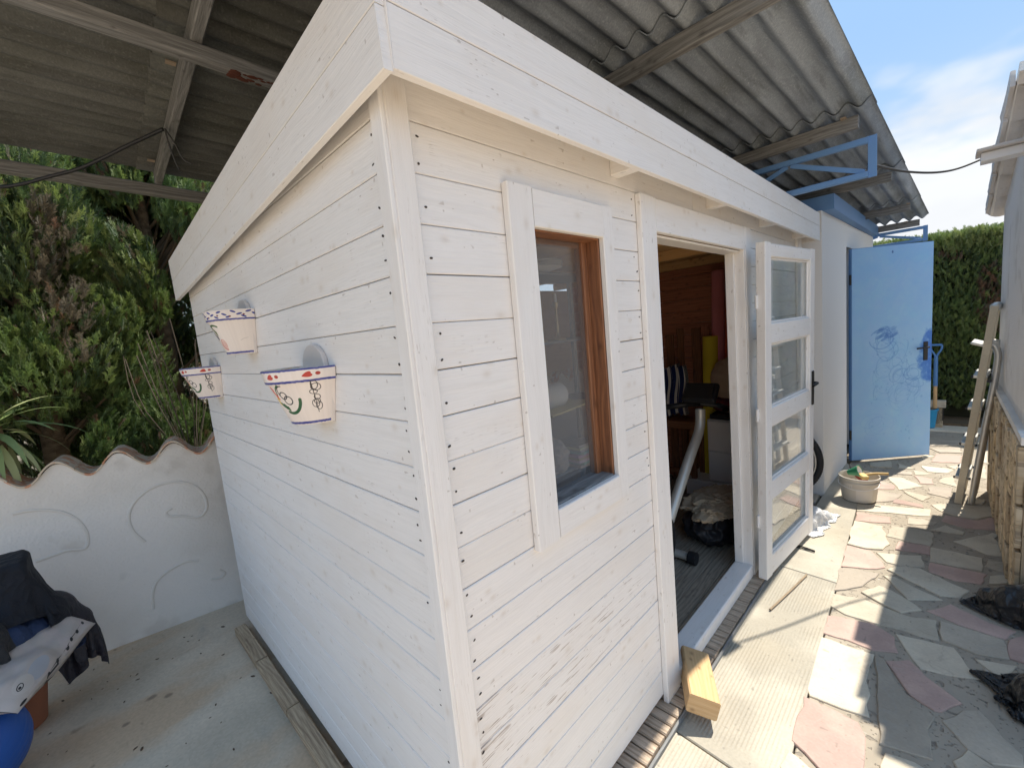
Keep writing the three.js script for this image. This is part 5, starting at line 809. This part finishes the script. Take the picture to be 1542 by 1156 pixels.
// bicycle parked in the gap between shed and store
{
  const t = thing('bicycle', 'bicycle in the gap beside the shed, only its front wheel showing', 'bicycle', [3.868, 0, 0]), rub = std({ color: lin(0.022, 0.022, 0.023), roughness: 0.85 });
  const wheel = new THREE.Group(); wheel.name = 'wheel'; wheel.position.set(0, 0.332, -0.200); t.add(wheel);
  part(wheel, 'tyre', new THREE.TorusGeometry(0.308, 0.024, 12, 72).rotateY(Math.PI / 2), rub); const kn = []; for (let i = 0; i < 90; i++) for (const s of [-1, 0, 1]) kn.push(new THREE.BoxGeometry(0.010, 0.007, 0.010).translate(s * 0.012, 0.331 - Math.abs(s) * 0.003, 0).rotateX((i + (s ? 0.5 : 0)) / 90 * 6.2832)); part(wheel, 'tread', join(kn), rub).userData.kind = 'stuff';
  part(wheel, 'rim', new THREE.TorusGeometry(0.276, 0.010, 8, 64).rotateY(Math.PI / 2).scale(1.1, 1, 1), M.alu); const sp = []; for (let i = 0; i < 32; i++) sp.push(new THREE.CylinderGeometry(0.0014, 0.0014, 0.27, 5).translate(0, 0.14, 0).rotateZ(i % 2 ? 0.09 : -0.09).translate(i % 2 ? 0.024 : -0.024, 0, 0).rotateX(i / 32 * 6.2832)); part(wheel, 'spokes', join(sp), M.alu);
  part(wheel, 'hub', new THREE.CylinderGeometry(0.018, 0.018, 0.09, 14).rotateZ(Math.PI / 2), M.alu);
  const w2 = wheel.clone(); w2.position.z = -1.26; t.add(w2);
  part(t, 'fork', join([tube([[-0.05, 0.332, -0.2], [-0.05, 0.5, -0.24], [-0.045, 0.68, -0.31], [0, 0.72, -0.33]], 0.012, 16, 8), tube([[0.05, 0.332, -0.2], [0.05, 0.5, -0.24], [0.045, 0.68, -0.31], [0, 0.72, -0.33]], 0.012, 16, 8)]), M.metalDark);
  part(t, 'frame', join([bar([0, 0.72, -0.33], [0, 0.92, -0.38], 0.034, 0.034), bar([0, 0.78, -0.35], [0, 0.29, -0.82], 0.034, 0.034), bar([0, 0.88, -0.37], [0, 0.80, -0.92], 0.03, 0.03), bar([0, 0.29, -0.82], [0, 0.88, -0.95], 0.03, 0.03), bar([0.03, 0.29, -0.82], [0.05, 0.332, -1.26], 0.018, 0.018), bar([-0.03, 0.29, -0.82], [-0.05, 0.332, -1.26], 0.018, 0.018), bar([0.02, 0.80, -0.93], [0.05, 0.332, -1.26], 0.016, 0.016), bar([-0.02, 0.80, -0.93], [-0.05, 0.332, -1.26], 0.016, 0.016)]), std({ color: lin(0.3, 0.31, 0.33), metalness: 0.4, roughness: 0.4 }));
  part(t, 'saddle', new RoundedBoxGeometry(0.13, 0.05, 0.25, 4, 0.022), M.black, [0, 0.91, -0.97]); part(t, 'handlebar', tube([[0, 0.95, -0.62], [0, 0.97, -0.40], [0, 0.95, -0.22]], 0.013, 12, 8), M.metalDark);
}

// ---------------------------------------------------------------- inside the shed
{
  const foam = (r, g, b) => std({ color: lin(r, g, b), roughness: 0.85 });
  const roll = (label, x0, z0, x1, z1, y0, y1, r, col) => { const t = thing('foam_roll', label, 'roll'); part(t, 'roll_body', tube([[x0, y0, z0], [(x0 + x1) / 2, (y0 + y1) / 2, (z0 + z1) / 2], [x1, y1, z1]], r, 8, 28), col); for (const [x, y, z] of [[x0, y0, z0], [x1, y1, z1]]) part(t, 'roll_end', new THREE.CylinderGeometry(r * 0.98, r * 0.98, 0.012, 28), col, [x, y, z]); return t; };
  roll('yellow foam roll standing in the shed', 3.56, -0.705, 3.575, -0.665, 0.07, 1.49, 0.066, foam(0.78, 0.62, 0.04)); roll('tall pink foam roll behind the yellow one', 3.62, -0.66, 3.63, -0.595, 0.07, 2.07, 0.055, foam(0.66, 0.24, 0.27)); roll('tall red roll leaning beside the pink one', 3.60, -0.56, 3.63, -0.475, 0.07, 2.06, 0.052, foam(0.60, 0.12, 0.06));
  const plankLabels = ['leftmost pale wooden plank against the shed end wall', 'second wooden plank from the left inside the shed', 'widest wooden plank just left of the yellow roll', 'darker wooden plank half hidden behind the yellow roll'];
  [[-1.085, 1.53, 0.075], [-0.975, 1.585, 0.065], [-0.825, 1.575, 0.085], [-0.735, 1.60, 0.075]].forEach(([z, y, w], i) => { const t = thing('wood_plank', plankLabels[i], 'plank', [3.655 - (i % 2) * 0.012, 0.06, z]); part(t, 'plank_body', timber([0.022, y - 0.06, w], 'y', 0.006), i === 3 ? M.darkWood : M.orange, [0, (y - 0.06) / 2, 0]); });
  { // striped cloth hanging in folds
    const t = thing('striped_cushion', 'blue and white striped cushion cloth hanging over the wooden stool', 'cushion', [3.42, 0.77, -0.99]), g = new THREE.BoxGeometry(0.07, 0.46, 0.27, 1, 12, 60), p = g.attributes.position; for (let i = 0; i < p.count; i++) { const z = p.getZ(i), y = p.getY(i); p.setX(i, p.getX(i) + 0.028 * Math.sin(z * 105 + y * 3) - 0.02 * y); p.setY(i, y + 0.23 + 0.012 * Math.sin(z * 105 + 1) + 0.02 * Math.sin(z * 23)); p.setZ(i, z + 0.012 * Math.sin(y * 14)); } g.computeVertexNormals();
    const c = document.createElement('canvas'); c.width = 512; c.height = 64; const x = c.getContext('2d'); x.fillStyle = 'rgb(226,220,208)'; x.fillRect(0, 0, 512, 64); x.fillStyle = 'rgb(34,48,96)'; for (let i = 0; i < 8; i++) x.fillRect(i * 64 + 6, 0, 40, 64); const tx = new THREE.CanvasTexture(c); tx.colorSpace = THREE.SRGBColorSpace; part(t, 'cushion_cloth', g, std({ map: tx, roughness: 0.9 }));
  }
  { const t = thing('wooden_stool', 'orange wooden stool frame under the striped cushion', 'stool', [3.40, 0.06, -0.95]); part(t, 'seat', timber([0.26, 0.07, 0.44], 'z', 0.006), M.orange, [0.02, 0.65, 0]); for (const [x, z] of [[-0.08, -0.19], [-0.08, 0.19], [0.12, -0.19], [0.12, 0.19]]) part(t, 'leg', timber([0.045, 0.61, 0.045], 'y', 0.005), M.orange, [x, 0.308, z]); part(t, 'stretcher', timber([0.03, 0.04, 0.33], 'z', 0.004), M.orange, [-0.08, 0.2, 0]); }
  { const t = thing('drawer_unit', 'white two-drawer unit inside the shed doorway', 'drawers', [3.46, 0.215, -0.40]); part(t, 'carcass', new RoundedBoxGeometry(0.30, 0.56, 0.46, 2, 0.006), M.white, [0.015, 0.282, 0]); for (const y of [0.142, 0.420]) { const d = part(t, 'drawer', new RoundedBoxGeometry(0.018, 0.262, 0.44, 2, 0.005), M.white, [-0.146, y, 0]); part(d, 'knob', new THREE.SphereGeometry(0.014, 14, 10), M.metalDark, [-0.022, 0.04, 0.04]); } }
  { const t = thing('white_box', 'low white box under the drawer unit', 'box', [3.47, 0.06, -0.50]); part(t, 'box_body', new RoundedBoxGeometry(0.36, 0.135, 0.66, 2, 0.008), M.white, [0, 0.068, 0]); part(t, 'lid', new RoundedBoxGeometry(0.38, 0.022, 0.68, 2, 0.008), M.white, [0, 0.142, 0]); }
  { const t = thing('black_tray', 'flat black case on top of the drawer unit', 'case', [3.44, 0.80, -0.42]); part(t, 'case_body', new RoundedBoxGeometry(0.28, 0.045, 0.36, 3, 0.015), M.black, [0, 0.008, 0]); part(t, 'case_handle', tube([[-0.14, 0.01, -0.05], [-0.17, 0.01, -0.03], [-0.17, 0.01, 0.05], [-0.14, 0.01, 0.07]], 0.007, 14, 6), M.black); }
  clothLump('red_bag', 'dark red bag lying on the black case', 'bag', [3.46, 0.90, -0.44], [0.15, 0.075, 0.19], 81, clothMat(0.11, 0.012, 0.018, 0.7), { amp: 0.2, freq: 2, floor: -0.9 });
  clothLump('beige_sack', 'beige stuffed sack on top of the red bag', 'sack', [3.47, 1.11, -0.44], [0.15, 0.19, 0.19], 82, clothMat(0.50, 0.37, 0.25, 0.9), { amp: 0.16, freq: 1.8, floor: -0.85 });
  { // exercise bike
    const t = thing('exercise_bike', 'exercise bike with a bent silver post just inside the doorway', 'exercise bike', [0, 0, -0.40]);
    part(t, 'post', tube([[1.76, 0.15, 0], [2.08, 0.445, 0], [2.40, 0.725, 0], [2.57, 0.865, 0], [2.60, 0.93, 0], [2.61, 1.02, 0]], 0.034, 40, 16), M.chrome);
    part(t, 'handlebar', join([tube([[2.62, 1.06, 0.0], [2.66, 1.04, 0.12], [2.60, 1.03, 0.20], [2.42, 1.07, 0.24]], 0.019, 24, 8), tube([[2.62, 1.06, 0.0], [2.66, 1.04, -0.12], [2.58, 1.03, -0.22], [2.30, 1.09, -0.24], [2.14, 1.10, -0.20]], 0.021, 24, 8)]), M.black);
    part(t, 'console', new RoundedBoxGeometry(0.05, 0.16, 0.24, 4, 0.02), M.black, [2.60, 1.14, 0.01], [0, 0, -0.75]); part(t, 'console_rim', new RoundedBoxGeometry(0.012, 0.13, 0.20, 3, 0.005), M.metalDark, [2.578, 1.158, 0.01], [0, 0, -0.75]);
    part(t, 'flywheel_cover', new THREE.CylinderGeometry(0.20, 0.20, 0.11, 40).rotateX(Math.PI / 2), M.black, [1.84, 0.30, -0.02]); part(t, 'front_foot', new THREE.CylinderGeometry(0.028, 0.028, 0.44, 16).rotateX(Math.PI / 2), M.chrome, [2.16, 0.10, -0.14]); part(t, 'floor_tube', tube([[2.16, 0.10, -0.1], [1.98, 0.16, -0.03], [1.76, 0.18, 0]], 0.026, 14, 10), M.chrome);
    for (const z of [-0.37, 0.09]) part(t, 'roller', new THREE.CylinderGeometry(0.042, 0.042, 0.05, 20).rotateX(Math.PI / 2), M.black, [2.155, 0.102, z]);
    part(t, 'seat_post', tube([[1.62, 0.2, 0], [1.42, 0.55, 0], [1.34, 0.80, 0]], 0.026, 14, 10), M.chrome); part(t, 'saddle', new RoundedBoxGeometry(0.26, 0.06, 0.22, 4, 0.028), M.black, [1.32, 0.84, 0]); part(t, 'rear_foot', new THREE.CylinderGeometry(0.028, 0.028, 0.44, 16).rotateX(Math.PI / 2), M.chrome, [1.40, 0.088, 0]); part(t, 'base_tube', tube([[1.40, 0.1, 0], [1.6, 0.15, 0], [1.80, 0.17, 0]], 0.026, 10, 10), M.chrome);
  }
  clothLump('black_holdall', 'black bag slumped on the floor just inside the doorway', 'bag', [2.66, 0.175, -0.34], [0.29, 0.14, 0.19], 83, clothMat(0.012, 0.013, 0.017, 0.5), { amp: 0.26, freq: 1.9, ridge: 0.75, floor: -0.8 });
  clothLump('beige_cloth', 'crumpled beige cloth thrown over the black bag', 'cloth', [2.66, 0.305, -0.34], [0.26, 0.060, 0.17], 84, clothMat(0.52, 0.43, 0.31, 0.9), { amp: 0.5, freq: 2.6, ridge: 0.85, fine: 0.5, floor: -1, detail: 34 });
  { // shelves seen through the window
    const t = thing('shelf_unit', 'wooden shelf unit seen dimly through the window', 'shelves', [1.80, 0.06, -1.20]); for (const x of [-0.62, 0.62]) for (const z of [-0.15, 0.17]) part(t, 'upright', timber([0.035, 2.02, 0.035], 'y', 0.003), M.greyWood, [x, 1.01, z]); for (const y of [0.20, 0.63, 1.075, 1.545, 2.005]) part(t, 'shelf', timber([1.27, 0.018, 0.36], 'x', 0.003), M.greyWood, [0, y, 0.005]);
    const pl = thing('plate_stack', 'stack of white plates on the top shelf', 'plates', [1.72, 2.076, -1.07]); for (let i = 0; i < 4; i++) part(pl, 'plate', new THREE.LatheGeometry([[0.001, 0.004], [0.09, 0.003], [0.10, 0.006], [0.165, 0.022], [0.168, 0.026], [0.10, 0.011], [0.001, 0.009]].map((p) => new THREE.Vector2(...p)), 36), M.white, [rr(-0.01, 0.01), i * 0.013, rr(-0.01, 0.01)]);
    const brass = std({ color: lin(0.48, 0.38, 0.2), metalness: 0.6, roughness: 0.4 }), stick = (label, x, h) => { const q = thing('candlestick', label, 'candlestick', [x, 1.616, -1.06]); part(q, 'stand', new THREE.LatheGeometry([[0.055, 0], [0.055, 0.008], [0.016, 0.022], [0.009, 0.05], [0.016, 0.09], [0.008, 0.13], [0.010, h - 0.04], [0.026, h - 0.02], [0.026, h]].map((p) => new THREE.Vector2(...p)), 24), brass); part(q, 'candle', new THREE.CylinderGeometry(0.009, 0.011, 0.06, 12), M.white, [0, h + 0.03, 0]); };
    stick('shorter candlestick on the shelf behind the window', 1.66, 0.17); stick('taller candlestick to the right on the same shelf', 1.86, 0.26);
    const ro = thing('paper_roll', 'fat white roll lying on the middle shelf', 'roll', [1.68, 1.235, -1.08]); part(ro, 'roll_body', new THREE.CylinderGeometry(0.085, 0.085, 0.32, 36).rotateZ(Math.PI / 2), std({ color: lin(0.66, 0.63, 0.58), roughness: 0.85 })); part(ro, 'core', new THREE.CylinderGeometry(0.022, 0.022, 0.324, 18).rotateZ(Math.PI / 2), M.block);
    const bo = thing('yellow_board', 'pale yellow board sticking out under the white roll', 'board', [1.80, 1.150, -1.05]); part(bo, 'board_body', timber([0.58, 0.012, 0.26], 'x', 0.003), std({ color: lin(0.62, 0.52, 0.26), roughness: 0.6 }), [0, 0, 0], [0, 0.12, 0]);
    clothLump('cloth_bundle', 'bundled pale cloth on the shelf below the roll', 'cloth', [1.74, 0.80, -1.08], [0.10, 0.12, 0.10], 85, clothMat(0.42, 0.36, 0.31, 0.9), { amp: 0.3, freq: 2.2, floor: -0.85 });
    const bk = thing('magazine_stack', 'stack of magazines beside the cloth bundle', 'magazines', [1.98, 0.70, -1.08]); for (let i = 0; i < 9; i++) part(bk, 'magazine', new THREE.BoxGeometry(0.20 + rr(-0.01, 0.01), 0.018, 0.26), std({ color: lin(0.3 + 0.3 * rnd(), 0.28 + 0.25 * rnd(), 0.25 + 0.25 * rnd()), roughness: 0.6 }), [rr(-0.015, 0.015), 0.009 + i * 0.0185, 0], [0, rr(-0.1, 0.1), 0]);
  }
}
renderer.render(scene, camera);
